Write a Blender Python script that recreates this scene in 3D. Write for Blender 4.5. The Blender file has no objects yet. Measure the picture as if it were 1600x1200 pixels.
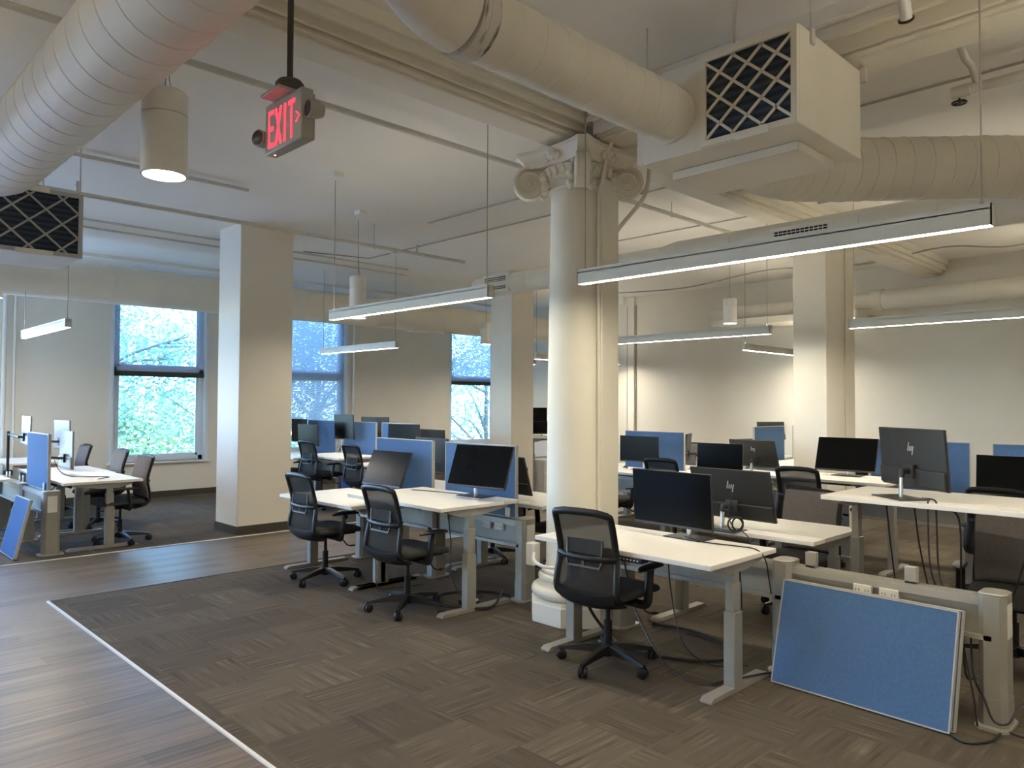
import bpy, math, random
from mathutils import Vector, Matrix
random.seed(7)
PI = math.pi
S = bpy.context.scene
C = S.collection
H = 1.6
CEIL = 3.8
XW = 12.55          # right wall
YW = 13.25          # window wall

# ------------------------------------------------------------------ materials
def new_mat(name):
    m = bpy.data.materials.new(name); m.use_nodes = True
    nt = m.node_tree; b = nt.nodes['Principled BSDF']
    return m, nt, b
def srgb(r, g, b):
    f = lambda c: (c / 255 / 12.92) if c / 255 <= .04045 else ((c / 255 + .055) / 1.055) ** 2.4
    return (f(r), f(g), f(b), 1)
def mat(name, col, rough=.5, metal=0., var=.06, scale=12., bump=0., bscale=200., spec=.5):
    """procedural paint / plastic / metal: base colour with slight noise variation and optional bump"""
    m, nt, b = new_mat(name)
    N = nt.nodes; L = nt.links
    tc = N.new('ShaderNodeTexCoord'); nz = N.new('ShaderNodeTexNoise')
    nz.inputs['Scale'].default_value = scale; nz.inputs['Detail'].default_value = 4
    L.new(tc.outputs['Object'], nz.inputs['Vector'])
    rp = N.new('ShaderNodeValToRGB')
    rp.color_ramp.elements[0].position = .3; rp.color_ramp.elements[1].position = .7
    rp.color_ramp.elements[0].color = tuple(c * (1 - var) for c in col[:3]) + (1,)
    rp.color_ramp.elements[1].color = tuple(min(1, c * (1 + var)) for c in col[:3]) + (1,)
    L.new(nz.outputs['Fac'], rp.inputs['Fac']); L.new(rp.outputs['Color'], b.inputs['Base Color'])
    b.inputs['Roughness'].default_value = rough; b.inputs['Metallic'].default_value = metal
    b.inputs['Specular IOR Level'].default_value = spec
    if bump:
        n2 = N.new('ShaderNodeTexNoise'); n2.inputs['Scale'].default_value = bscale
        L.new(tc.outputs['Object'], n2.inputs['Vector'])
        bp = N.new('ShaderNodeBump'); bp.inputs['Strength'].default_value = bump; bp.inputs['Distance'].default_value = .004
        L.new(n2.outputs['Fac'], bp.inputs['Height']); L.new(bp.outputs['Normal'], b.inputs['Normal'])
    return m
def emit(name, col, strength):
    m = bpy.data.materials.new(name); m.use_nodes = True
    nt = m.node_tree; nt.nodes.clear()
    e = nt.nodes.new('ShaderNodeEmission'); o = nt.nodes.new('ShaderNodeOutputMaterial')
    e.inputs['Color'].default_value = col; e.inputs['Strength'].default_value = strength
    nt.links.new(e.outputs[0], o.inputs['Surface'])
    return m

M = {}
M['wall'] = mat('painted_wall', (.775, .735, .65, 1), .75, var=.02, scale=1.5, bump=.05, bscale=90)
M['ceil'] = mat('painted_ceiling', (.83, .80, .735, 1), .8, var=.03, scale=.8, bump=.12, bscale=30)
M['plaster'] = mat('painted_plaster', (.81, .765, .655, 1), .6, var=.03, scale=3, bump=.08, bscale=60)
M['duct'] = mat('painted_duct', (.78, .735, .635, 1), .55, var=.03, scale=2.5)
M['pipe'] = mat('painted_pipe', (.60, .575, .52, 1), .5, var=.05)
M['conduit'] = mat('grey_conduit', (.34, .32, .28, 1), .5, var=.08)
M['laminate'] = mat('white_laminate', (.86, .83, .76, 1), .38, var=.015, scale=3)
M['edge'] = mat('laminate_edge', (.74, .70, .62, 1), .45, var=.03)
M['silver'] = mat('silver_powder_coat', (.315, .30, .262, 1), .45, .25, var=.05)
M['steel'] = mat('bright_steel', (.78, .77, .74, 1), .25, .9, var=.04)
M['alu'] = mat('satin_aluminium', (.44, .425, .375, 1), .42, .35, var=.04)
M['blue'] = mat('blue_fabric', (.072, .144, .290, 1), .85, var=.07, scale=60, bump=.25, bscale=900, spec=.2)
M['trim'] = mat('grey_panel_trim', (.44, .43, .40, 1), .5, var=.04)
M['black'] = mat('black_plastic', (.010, .010, .0105, 1), .42, var=.12, spec=.35)
M['shell'] = mat('charcoal_display_shell', (.022, .021, .020, 1), .5, var=.08)
M['screen'] = mat('dark_screen', (.004, .004, .004, 1), .22, var=.05, spec=.10)
M['bezel'] = mat('dark_bezel', (.035, .034, .032, 1), .45, var=.05)
M['seat'] = mat('dark_seat_fabric', (.046, .046, .046, 1), .9, var=.15, scale=80, bump=.3, bscale=700, spec=.2)
M['pad'] = mat('grey_back_fabric', (.165, .150, .138, 1), .9, var=.1, scale=80, bump=.2, bscale=700, spec=.2)
M['greyplastic'] = mat('grey_plastic', (.085, .085, .082, 1), .45, var=.08)
M['cable'] = mat('black_cable', (.012, .012, .012, 1), .5, var=.1)
M['brown_base'] = mat('rubber_baseboard', (.055, .046, .037, 1), .6, var=.08)
M['white'] = mat('white_enamel', (.80, .79, .75, 1), .4, var=.02)
M['fixture'] = mat('fixture_enamel', (.66, .645, .60, 1), .6, var=.02, spec=.3)
M['whiteplastic'] = mat('white_plastic', (.72, .70, .64, 1), .45, var=.03)
M['winframe'] = mat('window_frame_paint', (.70, .78, .88, 1), .4, var=.03)  # pale blue of the daylight is put into the frame colour
m, nt, b = new_mat('blind_slat'); b.inputs['Base Color'].default_value = (.50, .57, .66, 1); b.inputs['Roughness'].default_value = .45
tl = nt.nodes.new('ShaderNodeBsdfTranslucent'); tl.inputs['Color'].default_value = (.42, .55, .72, 1); mx = nt.nodes.new('ShaderNodeMixShader'); mx.inputs[0].default_value = .34
nt.links.new(b.outputs[0], mx.inputs[1]); nt.links.new(tl.outputs[0], mx.inputs[2]); nt.links.new(mx.outputs[0], nt.nodes['Material Output'].inputs['Surface'])
M['slat'] = m
M['darkrail'] = mat('dark_blind_rail', (.02, .022, .025, 1), .5)
M['filter'] = None
M['darkmetal'] = mat('dark_conduit_metal', (.065, .06, .05, 1), .5, .3, var=.1)
M['signgrey'] = mat('sign_housing', (.36, .345, .305, 1), .5, var=.05)
M['lens'] = mat('dark_lamp_lens', (.03, .03, .03, 1), .15, var=.1)
M['brass'] = mat('dark_bronze', (.03, .024, .018, 1), .4, .6, var=.2)
M['led'] = emit('led_strip_light', (1, .895, .70, 1), 33)
M['lamp'] = emit('downlight_glow', (1, .88, .68, 1), 90)
M['ceilfill'] = emit('led_uplight', (1, .895, .71, 1), 12)  # upward glow added on the bars to brighten the ceiling
M['ledfar'] = emit('led_strip_light_far', (1, .90, .73, 1), 58)
M['ledlow'] = emit('led_uplight_low', (1, .895, .71, 1), 5)
M['ledhigh'] = emit('led_uplight_high', (1, .895, .71, 1), 50)
M['red'] = emit('exit_red_glow', (1, .028, .045, 1), 1.7)
M['pinkled'] = emit('pilot_light', (1, .25, .3, 1), 3)
M['bark'] = mat('tree_bark', (.10, .085, .07, 1), .9, var=.25, scale=8)
M['facade'] = mat('pale_facade', (.50, .49, .48, 1), .8, var=.04, scale=2)
M['darkglass'] = mat('dark_facade_window', (.10, .13, .16, 1), .2, var=.2)
M['lawn'] = mat('street_ground', (.60, .60, .57, 1), .9, var=.15, scale=1)
M['logo'] = mat('silver_logo', (.82, .82, .80, 1), .25, .6, var=.02)
M['bluebox'] = mat('blue_carton', (.02, .07, .33, 1), .6)
M['spotgrey'] = mat('pale_monitor_back', (.19, .195, .20, 1), .45, .15, var=.04)

def leafmat(name, c1, c2):
    m, nt, b = new_mat(name); N = nt.nodes; L = nt.links
    tc = N.new('ShaderNodeTexCoord'); nz = N.new('ShaderNodeTexNoise'); nz.inputs['Scale'].default_value = .9
    L.new(tc.outputs['Object'], nz.inputs['Vector'])
    rp = N.new('ShaderNodeValToRGB'); rp.color_ramp.elements[0].position = .35; rp.color_ramp.elements[1].position = .65
    rp.color_ramp.elements[0].color = c1; rp.color_ramp.elements[1].color = c2
    L.new(nz.outputs['Fac'], rp.inputs['Fac']); L.new(rp.outputs['Color'], b.inputs['Base Color'])
    b.inputs['Roughness'].default_value = .5
    tr = N.new('ShaderNodeBsdfTranslucent'); L.new(rp.outputs['Color'], tr.inputs['Color'])
    mx = N.new('ShaderNodeMixShader'); mx.inputs[0].default_value = .5
    L.new(b.outputs[0], mx.inputs[1]); L.new(tr.outputs[0], mx.inputs[2])
    L.new(mx.outputs[0], N['Material Output'].inputs['Surface'])
    return m
M['leaf'] = leafmat('leaf_green', (.12, .23, .17, 1), (.26, .38, .22, 1))
M['leaf2'] = leafmat('leaf_yellowgreen', (.19, .29, .12, 1), (.36, .42, .17, 1))

# chair mesh: woven net, partly see-through
m, nt, b = new_mat('chair_mesh_net'); N = nt.nodes; L = nt.links
b.inputs['Base Color'].default_value = (.038, .034, .030, 1); b.inputs['Specular IOR Level'].default_value = .12; b.inputs['Roughness'].default_value = .8
tc = N.new('ShaderNodeTexCoord'); wv = N.new('ShaderNodeTexNoise'); wv.inputs['Scale'].default_value = 300
L.new(tc.outputs['Object'], wv.inputs['Vector'])
bp = N.new('ShaderNodeBump'); bp.inputs['Strength'].default_value = .3; bp.inputs['Distance'].default_value = .002
L.new(wv.outputs['Fac'], bp.inputs['Height']); L.new(bp.outputs['Normal'], b.inputs['Normal'])
tp = N.new('ShaderNodeBsdfTransparent'); mx = N.new('ShaderNodeMixShader'); mx.inputs[0].default_value = .09
L.new(b.outputs[0], mx.inputs[1]); L.new(tp.outputs[0], mx.inputs[2]); L.new(mx.outputs[0], N['Material Output'].inputs['Surface'])
M['net'] = m

# window glass: clear pane with a weak reflection
m = bpy.data.materials.new('window_glass'); m.use_nodes = True; nt = m.node_tree; nt.nodes.clear(); N = nt.nodes; L = nt.links
o = N.new('ShaderNodeOutputMaterial'); tp = N.new('ShaderNodeBsdfTransparent'); gl = N.new('ShaderNodeBsdfGlossy'); mx = N.new('ShaderNodeMixShader')
tp.inputs['Color'].default_value = (.86, .95, .95, 1); gl.inputs['Roughness'].default_value = .02
fr = N.new('ShaderNodeFresnel'); fr.inputs['IOR'].default_value = 1.45
L.new(fr.outputs[0], mx.inputs[0]); L.new(tp.outputs[0], mx.inputs[1]); L.new(gl.outputs[0], mx.inputs[2]); L.new(mx.outputs[0], o.inputs['Surface'])
M['glass'] = m

# pleated filter media: dark blue with fine horizontal pleats
m, nt, b = new_mat('pleated_filter_media'); N = nt.nodes; L = nt.links
tc = N.new('ShaderNodeTexCoord'); w = N.new('ShaderNodeTexWave'); w.bands_direction = 'Z'; w.inputs['Scale'].default_value = 7; w.inputs['Distortion'].default_value = .4
L.new(tc.outputs['Object'], w.inputs['Vector'])
rp = N.new('ShaderNodeValToRGB'); rp.color_ramp.elements[0].color = (.010, .016, .026, 1); rp.color_ramp.elements[1].color = (.035, .052, .078, 1)
L.new(w.outputs['Fac'], rp.inputs['Fac']); L.new(rp.outputs['Color'], b.inputs['Base Color']); b.inputs['Roughness'].default_value = .9
M['filter'] = m

# carpet tiles, quarter-turned stripes
def carpet_mat():
    m, nt, b = new_mat('carpet_tile'); N = nt.nodes; L = nt.links
    tc = N.new('ShaderNodeTexCoord')
    def math_(op, a, bb=None):
        n = N.new('ShaderNodeMath'); n.operation = op
        for i, v in enumerate((a, bb)):
            if v is None: continue
            if isinstance(v, (int, float)): n.inputs[i].default_value = v
            else: L.new(v, n.inputs[i])
        return n.outputs[0]
    sp = N.new('ShaderNodeSeparateXYZ'); L.new(tc.outputs['Object'], sp.inputs[0])
    X, Y = sp.outputs[0], sp.outputs[1]
    T = 1 / .42
    ix = math_('FLOOR', math_('MULTIPLY', X, T)); iy = math_('FLOOR', math_('MULTIPLY', Y, T))
    par = math_('ABSOLUTE', math_('MODULO', math_('ADD', ix, iy), 2))
    cm = N.new('ShaderNodeCombineXYZ'); L.new(ix, cm.inputs[0]); L.new(iy, cm.inputs[1])
    wn = N.new('ShaderNodeTexWhiteNoise'); wn.noise_dimensions = '2D'; L.new(cm.outputs[0], wn.inputs['Vector'])
    # stripe coordinate: across x or y depending on the tile
    mixa = N.new('ShaderNodeMix'); L.new(par, mixa.inputs[0]); L.new(X, mixa.inputs[2]); L.new(Y, mixa.inputs[3])
    mixb = N.new('ShaderNodeMix'); L.new(par, mixb.inputs[0]); L.new(Y, mixb.inputs[2]); L.new(X, mixb.inputs[3])
    cb = N.new('ShaderNodeCombineXYZ')
    L.new(math_('MULTIPLY', mixa.outputs[0], 46.), cb.inputs[0]); L.new(math_('MULTIPLY', mixb.outputs[0], 1.6), cb.inputs[1])
    L.new(math_('MULTIPLY', wn.outputs['Value'], 50.), cb.inputs[2])
    st = N.new('ShaderNodeTexNoise'); st.inputs['Scale'].default_value = 1.; st.inputs['Detail'].default_value = 2; L.new(cb.outputs[0], st.inputs['Vector'])
    # patches where stripes show strongly
    pz = N.new('ShaderNodeTexNoise'); pz.inputs['Scale'].default_value = 4.5; L.new(cm.outputs[0], pz.inputs['Vector']) if False else L.new(tc.outputs['Object'], pz.inputs['Vector'])
    fz = N.new('ShaderNodeTexNoise'); fz.inputs['Scale'].default_value = 320; fz.inputs['Detail'].default_value = 3; L.new(tc.outputs['Object'], fz.inputs['Vector'])
    amp = math_('MULTIPLY', math_('SUBTRACT', pz.outputs['Fac'], .36), 4.4)
    s1 = math_('MULTIPLY', math_('SUBTRACT', st.outputs['Fac'], .5), amp)
    v = math_('ADD', math_('ADD', s1, math_('MULTIPLY', math_('SUBTRACT', wn.outputs['Value'], .5), .22)), math_('MULTIPLY', math_('SUBTRACT', fz.outputs['Fac'], .5), 1.7))
    v = math_('ADD', v, .45)
    rp = N.new('ShaderNodeValToRGB'); e = rp.color_ramp.elements
    e[0].position = .0; e[0].color = (.042, .034, .025, 1); e[1].position = 1.; e[1].color = (.235, .195, .145, 1)
    x = rp.color_ramp.elements.new(.5); x.color = (.096, .079, .058, 1)
    L.new(v, rp.inputs['Fac']); L.new(rp.outputs['Color'], b.inputs['Base Color'])
    b.inputs['Roughness'].default_value = .95; b.inputs['Specular IOR Level'].default_value = .25
    bp = N.new('ShaderNodeBump'); bp.inputs['Strength'].default_value = .5; bp.inputs['Distance'].default_value = .004
    L.new(fz.outputs['Fac'], bp.inputs['Height']); L.new(bp.outputs['Normal'], b.inputs['Normal'])
    return m
M['carpet'] = carpet_mat()

def wood_mat():
    m, nt, b = new_mat('grey_wood_plank'); N = nt.nodes; L = nt.links
    tc = N.new('ShaderNodeTexCoord')
    br = N.new('ShaderNodeTexBrick'); br.offset = .37; br.inputs['Scale'].default_value = 1
    br.inputs['Brick Width'].default_value = 1.22; br.inputs['Row Height'].default_value = .152; br.inputs['Mortar Size'].default_value = .0012
    br.inputs['Color1'].default_value = (0, 0, 0, 1); br.inputs['Color2'].default_value = (1, 1, 1, 1); br.inputs['Mortar'].default_value = (.2, .2, .2, 1)
    L.new(tc.outputs['Object'], br.inputs['Vector'])
    mp = N.new('ShaderNodeMapping'); mp.inputs['Scale'].default_value = (1.5, 34, 1); L.new(tc.outputs['Object'], mp.inputs['Vector'])
    nz = N.new('ShaderNodeTexNoise'); nz.inputs['Scale'].default_value = 1; nz.inputs['Detail'].default_value = 6; nz.inputs['Roughness'].default_value = .65
    L.new(mp.outputs[0], nz.inputs['Vector'])
    ad = N.new('ShaderNodeMath'); ad.operation = 'MULTIPLY_ADD'; L.new(br.outputs['Color'], ad.inputs[0]); ad.inputs[1].default_value = .22; L.new(nz.outputs['Fac'], ad.inputs[2])
    rp = N.new('ShaderNodeValToRGB'); e = rp.color_ramp.elements
    e[0].position = .35; e[0].color = (.045, .032, .023, 1); e[1].position = .84; e[1].color = (.215, .165, .124, 1)
    L.new(ad.outputs[0], rp.inputs['Fac']); L.new(rp.outputs['Color'], b.inputs['Base Color'])
    b.inputs['Roughness'].default_value = .38; b.inputs['Specular IOR Level'].default_value = .45
    bp = N.new('ShaderNodeBump'); bp.inputs['Strength'].default_value = .12; bp.inputs['Distance'].default_value = .002
    L.new(nz.outputs['Fac'], bp.inputs['Height']); L.new(bp.outputs['Normal'], b.inputs['Normal'])
    return m
M['wood'] = wood_mat()

# duct with dirt smear near an elbow joint
def dirty_mat():
    m, nt, b = new_mat('scuffed_painted_duct'); N = nt.nodes; L = nt.links
    tc = N.new('ShaderNodeTexCoord'); mp = N.new('ShaderNodeMapping'); mp.inputs['Scale'].default_value = (30, 7, 7)
    L.new(tc.outputs['Object'], mp.inputs['Vector'])
    nz = N.new('ShaderNodeTexNoise'); nz.inputs['Scale'].default_value = 1; nz.inputs['Detail'].default_value = 5; L.new(mp.outputs[0], nz.inputs['Vector'])
    rp = N.new('ShaderNodeValToRGB'); e = rp.color_ramp.elements
    e[0].position = .33; e[0].color = (.09, .075, .06, 1); e[1].position = .46; e[1].color = (.62, .595, .535, 1)
    L.new(nz.outputs['Fac'], rp.inputs['Fac']); L.new(rp.outputs['Color'], b.inputs['Base Color']); b.inputs['Roughness'].default_value = .55
    return m
M['dirtyduct'] = dirty_mat()

# ------------------------------------------------------------------ mesh builder
class MB:
    def __init__(s): s.v = []; s.f = []
    def add(s, vs, fs):
        o = len(s.v); s.v += [tuple(p) for p in vs]; s.f += [tuple(i + o for i in f) for f in fs]; return s
    def box(s, x0, x1, y0, y1, z0, z1):
        x0, x1 = min(x0, x1), max(x0, x1); y0, y1 = min(y0, y1), max(y0, y1); z0, z1 = min(z0, z1), max(z0, z1)
        return s.add([(x0, y0, z0), (x1, y0, z0), (x1, y1, z0), (x0, y1, z0), (x0, y0, z1), (x1, y0, z1), (x1, y1, z1), (x0, y1, z1)],
                     [(0, 3, 2, 1), (4, 5, 6, 7), (0, 1, 5, 4), (1, 2, 6, 5), (2, 3, 7, 6), (3, 0, 4, 7)])
    def obox(s, mtx, sx, sy, sz):
        b = MB().box(-sx / 2, sx / 2, -sy / 2, sy / 2, -sz / 2, sz / 2)
        return s.add([mtx @ Vector(p) for p in b.v], b.f)
    def ring_loft(s, rings, closed=False, caps=True):
        n = len(rings[0]); vs = [p for r in rings for p in r]; fs = []
        R = len(rings); rr = R if closed else R - 1
        for i in range(rr):
            a = i * n; b = ((i + 1) % R) * n
            for k in range(n): fs.append((a + k, a + (k + 1) % n, b + (k + 1) % n, b + k))
        if caps and not closed:
            fs.append(tuple(range(n - 1, -1, -1))); fs.append(tuple(range((R - 1) * n, R * n)))
        return s.add(vs, fs)
    def tube(s, pts, r, n=8, closed=False, rz=None, caps=True, up=None):
        """sweep a circle (or ellipse r x rz) along pts; r may be a list"""
        P = [Vector(p) for p in pts]; rings = []
        K = len(P); prevn = None
        for i in range(K):
            if closed: t = P[(i + 1) % K] - P[(i - 1) % K]
            else: t = P[min(i + 1, K - 1)] - P[max(i - 1, 0)]
            t.normalize()
            if up is not None: a = Vector(up)
            elif prevn is None: a = Vector((0, 0, 1)) if abs(t.z) < .9 else Vector((1, 0, 0))
            else: a = prevn
            nrm = a - t * a.dot(t)
            if nrm.length < 1e-6: nrm = Vector((1, 0, 0)) - t * t.x
            nrm.normalize(); prevn = nrm; bi = t.cross(nrm)
            ra = r[i] if isinstance(r, (list, tuple)) else r
            rb = ra if rz is None else rz
            rings.append([P[i] + bi * (ra * math.cos(2 * PI * k / n)) + nrm * (rb * math.sin(2 * PI * k / n)) for k in range(n)])
        return s.ring_loft(rings, closed, caps)
    def cyl(s, p0, p1, r0, r1=None, n=16):
        r1 = r0 if r1 is None else r1
        return s.tube([p0, p1], [r0, r1], n)
    def lathe(s, prof, n=32, c=(0, 0, 0), caps=True, sq=0):
        rings = []
        for r, z in prof:
            rings.append([(c[0] + r * math.cos(2 * PI * (k + .5) / n), c[1] + r * math.sin(2 * PI * (k + .5) / n), c[2] + z) for k in range(n)])
        return s.ring_loft(rings, False, caps)
    def prism(s, poly, fn, d0, d1):
        """extrude 2D polygon; fn(u,v,d) -> point"""
        n = len(poly); vs = [fn(u, v, d0) for u, v in poly] + [fn(u, v, d1) for u, v in poly]
        fs = [tuple(range(n - 1, -1, -1)), tuple(range(n, 2 * n))] + [(k, (k + 1) % n, n + (k + 1) % n, n + k) for k in range(n)]
        return s.add(vs, fs)
    def ell(s, c, rx, ry, rz, n=12, m=8):
        prof = [(math.sin(PI * i / m), -math.cos(PI * i / m)) for i in range(m + 1)]
        rings = [[(c[0] + max(r, 1e-4) * rx * math.cos(2 * PI * k / n), c[1] + max(r, 1e-4) * ry * math.sin(2 * PI * k / n), c[2] + z * rz) for k in range(n)] for r, z in prof]
        return s.ring_loft(rings)
    def xf(s, mtx): s.v = [tuple(mtx @ Vector(p)) for p in s.v]; return s
    def build(s, name, m, parent=None, bevel=0, smooth=40, seg=2):
        me = bpy.data.meshes.new(name); me.from_pydata(s.v, [], s.f); me.update()
        import bmesh
        bm = bmesh.new(); bm.from_mesh(me); bmesh.ops.recalc_face_normals(bm, faces=bm.faces); bm.to_mesh(me); bm.free()
        me.materials.append(m if not isinstance(m, str) else M[m])
        if smooth:
            me.polygons.foreach_set('use_smooth', [True] * len(me.polygons))
            me.set_sharp_from_angle(angle=math.radians(smooth))
        o = bpy.data.objects.new(name, me); C.objects.link(o)
        if parent: o.parent = parent
        if bevel:
            bv = o.modifiers.new('bevel', 'BEVEL'); bv.width = bevel; bv.segments = seg; bv.limit_method = 'ANGLE'; bv.angle_limit = math.radians(50)
        return o
def tag(o, label, cat, group=None, kind=None):
    if label: o['label'] = label
    if cat: o['category'] = cat
    if group: o['group'] = group
    if kind: o['kind'] = kind
    return o
def thing(name, label, cat, loc=(0, 0, 0), rz=0, group=None):
    o = bpy.data.objects.new(name, None); C.objects.link(o); o.empty_display_size = .1
    o.location = loc; o.rotation_euler = (0, 0, rz)
    return tag(o, label, cat, group)
def struct(o, label, cat=None):
    o['kind'] = 'structure'; o['label'] = label; o['category'] = cat or o.name.split('_')[0].split('.')[0]
    return o
KIDS = {}
def dup(root, loc, rz, label=None, group=None):
    r = root.copy(); C.objects.link(r); r.location = loc; r.rotation_euler = (0, 0, rz)
    if label: r['label'] = label
    if group: r['group'] = group
    for ch in list(root.children):
        c = ch.copy(); C.objects.link(c); c.parent = r
        for g in list(ch.children):
            d = g.copy(); C.objects.link(d); d.parent = c
    return r
def catmull(pts, k=6):
    P = [Vector(p) for p in pts]; out = []
    for i in range(len(P) - 1):
        p0 = P[max(i - 1, 0)]; p1 = P[i]; p2 = P[i + 1]; p3 = P[min(i + 2, len(P) - 1)]
        for j in range(k):
            t = j / k
            out.append(.5 * ((2 * p1) + (p2 - p0) * t + (2 * p0 - 5 * p1 + 4 * p2 - p3) * t * t + (3 * p1 - p0 - 3 * p2 + p3) * t ** 3))
    out.append(P[-1]); return out
def cable(pts, r, label, name='power_cable', m='cable', cat='cable', k=6, group=None):
    o = MB().tube(catmull(pts, k), r, 6).build(name, m)
    return tag(o, label, cat, group)

# ------------------------------------------------------------------ room shell
X0R, Y0R = -5.0, -4.5
struct(MB().box(X0R, XW, Y0R, YW, -.12, -.006).build('floor', 'wood', smooth=0), 'grey-brown wood plank floor of the walkway', 'floor')
def slab(x0, x1, y0, y1): return MB().box(x0, x1, y0, y1, -.02, 0)
struct(slab(1.6, XW, Y0R, 6.92).build('floor', 'carpet', smooth=0), 'striped dark brown carpet tile under the front desks', 'floor')
struct(slab(X0R, XW, 8.735, YW).build('floor', 'carpet', smooth=0), 'striped carpet tile in front of the windows', 'floor')
struct(MB().box(1.583, 1.6, Y0R, 6.935, -.01, .004).build('trim_1', 'white', smooth=0), 'thin white floor trim along the front carpet edge', 'trim')
struct(MB().box(X0R, XW, 8.72, 8.735, -.01, .004).build('trim_2', 'white', smooth=0), 'thin white floor trim along the window-side carpet', 'trim')
struct(MB().box(1.6, XW, 6.92, 6.932, -.01, .003).build('trim_3', 'brown_base', smooth=0), 'grey floor trim at the far edge of the front carpet', 'trim')
struct(MB().box(X0R, XW + .2, Y0R - .2, YW + .3, CEIL, CEIL + .15).build('ceiling', 'ceil', smooth=0), 'white painted ceiling slab', 'ceiling')
struct(MB().box(X0R, XW, 12.3, YW, CEIL - .05, CEIL).build('ceiling', 'ceil', smooth=0), 'slightly lower ceiling strip along the window wall', 'ceiling')
WT = .28
WINS = [(3.91, 5.40, .60, 3.45), (6.74, 8.24, .62, 3.45), (11.0, 12.45, .64, 3.45)]
mb = MB(); xs = X0R - .2
for (a, b2, z0, z1) in [(-4.4, -2.9, .6, 3.45), (-1.9, -.4, .6, 3.45), (.5, 2.0, .6, 3.45)] + WINS:
    mb.box(xs, a, YW, YW + WT, 0, CEIL); mb.box(a, b2, YW, YW + WT, 0, z0); mb.box(a, b2, YW, YW + WT, z1, CEIL); xs = b2
mb.box(xs, XW + .2, YW, YW + WT, 0, CEIL)
struct(mb.build('wall_window', 'wall', smooth=0), 'pale painted wall with three tall windows', 'wall')
struct(MB().box(XW, XW + .2, Y0R - .2, YW, 0, CEIL).build('wall_right', 'wall', smooth=0), 'pale painted wall behind the right-hand desks', 'wall')
mb = MB(); ys_ = Y0R - .2
for y_ in (10.2,):  # unseen opening added in this wall to let in daylight fill
    mb.box(X0R - .2, X0R, ys_, y_, 0, CEIL).box(X0R - .2, X0R, y_, y_ + 1.6, 0, .6).box(X0R - .2, X0R, y_, y_ + 1.6, 3.45, CEIL); ys_ = y_ + 1.6
mb.box(X0R - .2, X0R, ys_, YW, 0, CEIL)
struct(mb.build('wall_left', 'wall', smooth=0), 'pale painted wall on the left', 'wall')
struct(MB().box(X0R, XW, Y0R - .2, Y0R, 0, CEIL).build('wall_back', 'wall', smooth=0), 'pale painted wall behind the viewer', 'wall')
struct(MB().box(X0R, XW, YW - .012, YW, 0, .10).build('baseboard_window', 'brown_base', smooth=0), 'dark brown baseboard under the windows', 'baseboard')
struct(MB().box(XW - .012, XW, Y0R, YW - .012, 0, .10).build('baseboard_right', 'brown_base', smooth=0), 'dark brown baseboard of the right wall', 'baseboard')

# windows: frame with two sashes, sill, panes
for i, (a, b2, z0, z1) in enumerate(WINS):
    ya, yb = YW + .10, YW + .17; zm = 2.13; f = .075
    fr = MB()
    fr.box(a, a + f, ya, yb, z0, z1).box(b2 - f, b2, ya, yb, z0, z1).box(a, b2, ya, yb, z0, z0 + f).box(a, b2, ya, yb, z1 - f, z1).box(a, b2, ya, yb, zm - .04, zm + .05)
    for (q0, q1) in ((z0 + f, zm - .04), (zm + .05, z1 - f)):
        fr.box(a + f, a + f + .045, ya + .02, yb - .01, q0, q1).box(b2 - f - .045, b2 - f, ya + .02, yb - .01, q0, q1)
        fr.box(a + f, b2 - f, ya + .02, yb - .01, q0, q0 + .045).box(a + f, b2 - f, ya + .02, yb - .01, q1 - .045, q1)
    w = struct(fr.build('window_%d' % (i + 1), 'winframe', bevel=.004, smooth=0), ['tall double-hung window left of the square column', 'tall double-hung window right of the square column', 'double-hung window beside the far column'][i], 'window')
    MB().box(a + f, b2 - f, ya + .035, ya + .041, z0 + f, zm - .04).build('pane', 'glass', w, smooth=0)
    MB().box(a + f, b2 - f, ya + .035, ya + .041, zm + .05, z1 - f).build('pane', 'glass', w, smooth=0)
    MB().box(a - .09, b2 + .09, YW - .06, YW + .11, z0 - .035, z0).build('sill', 'white', w, bevel=.008)
    MB().box(a - .05, a, YW - .012, YW, z0, z1).box(b2, b2 + .05, YW - .012, YW, z0, z1).build('casing', 'winframe', w, smooth=0)
# venetian blinds
def blind(a, b2, ztop, zbot, ang, label, rail=True, pitch=.023):
    y = YW + .045
    t = thing('window_blind', label, 'blind', ((a + b2) / 2, y, zbot), 0, 'venetian blinds on the window wall')
    w2 = (b2 - a) / 2 - .02
    MB().box(-w2, w2, -.02, .02, ztop - zbot - .05, ztop - zbot).build('headrail', 'white', t, smooth=0)
    sl = MB(); n = int((ztop - zbot - (.15 if rail else .09)) / pitch)
    ca, sa = math.cos(ang) * .0125, math.sin(ang) * .0125
    for k in range(n):
        z = (.095 if rail else .04) + k * pitch
        sl.add([(-w2, -ca, z + sa), (w2, -ca, z + sa), (w2, 0, z + .0018), (-w2, 0, z + .0018), (w2, ca, z - sa), (-w2, ca, z - sa)], [(0, 1, 2, 3), (3, 2, 4, 5)])
    sl.build('slats', 'slat', t, smooth=60)
    MB().box(-w2, w2, -.018, .018, 0, .085 if rail else .03).build('bottom_rail', 'darkrail' if rail else 'slat', t, smooth=0)
    cd = MB()
    for x in (-w2 * .75, w2 * .72): cd.cyl((x, -.014, .02), (x, -.014, ztop - zbot - .04), .0015, n=5)
    cd.build('ladder_cord', 'white', t)
blind(3.91, 5.40, 3.45, 2.025, math.radians(4), 'blind with open slats covering the top half of the left window, dark bottom rail', True)
blind(6.74, 8.24, 3.45, 1.13, math.radians(74), 'blind lowered nearly to the desks in the window right of the square column', False, .0262)
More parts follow.
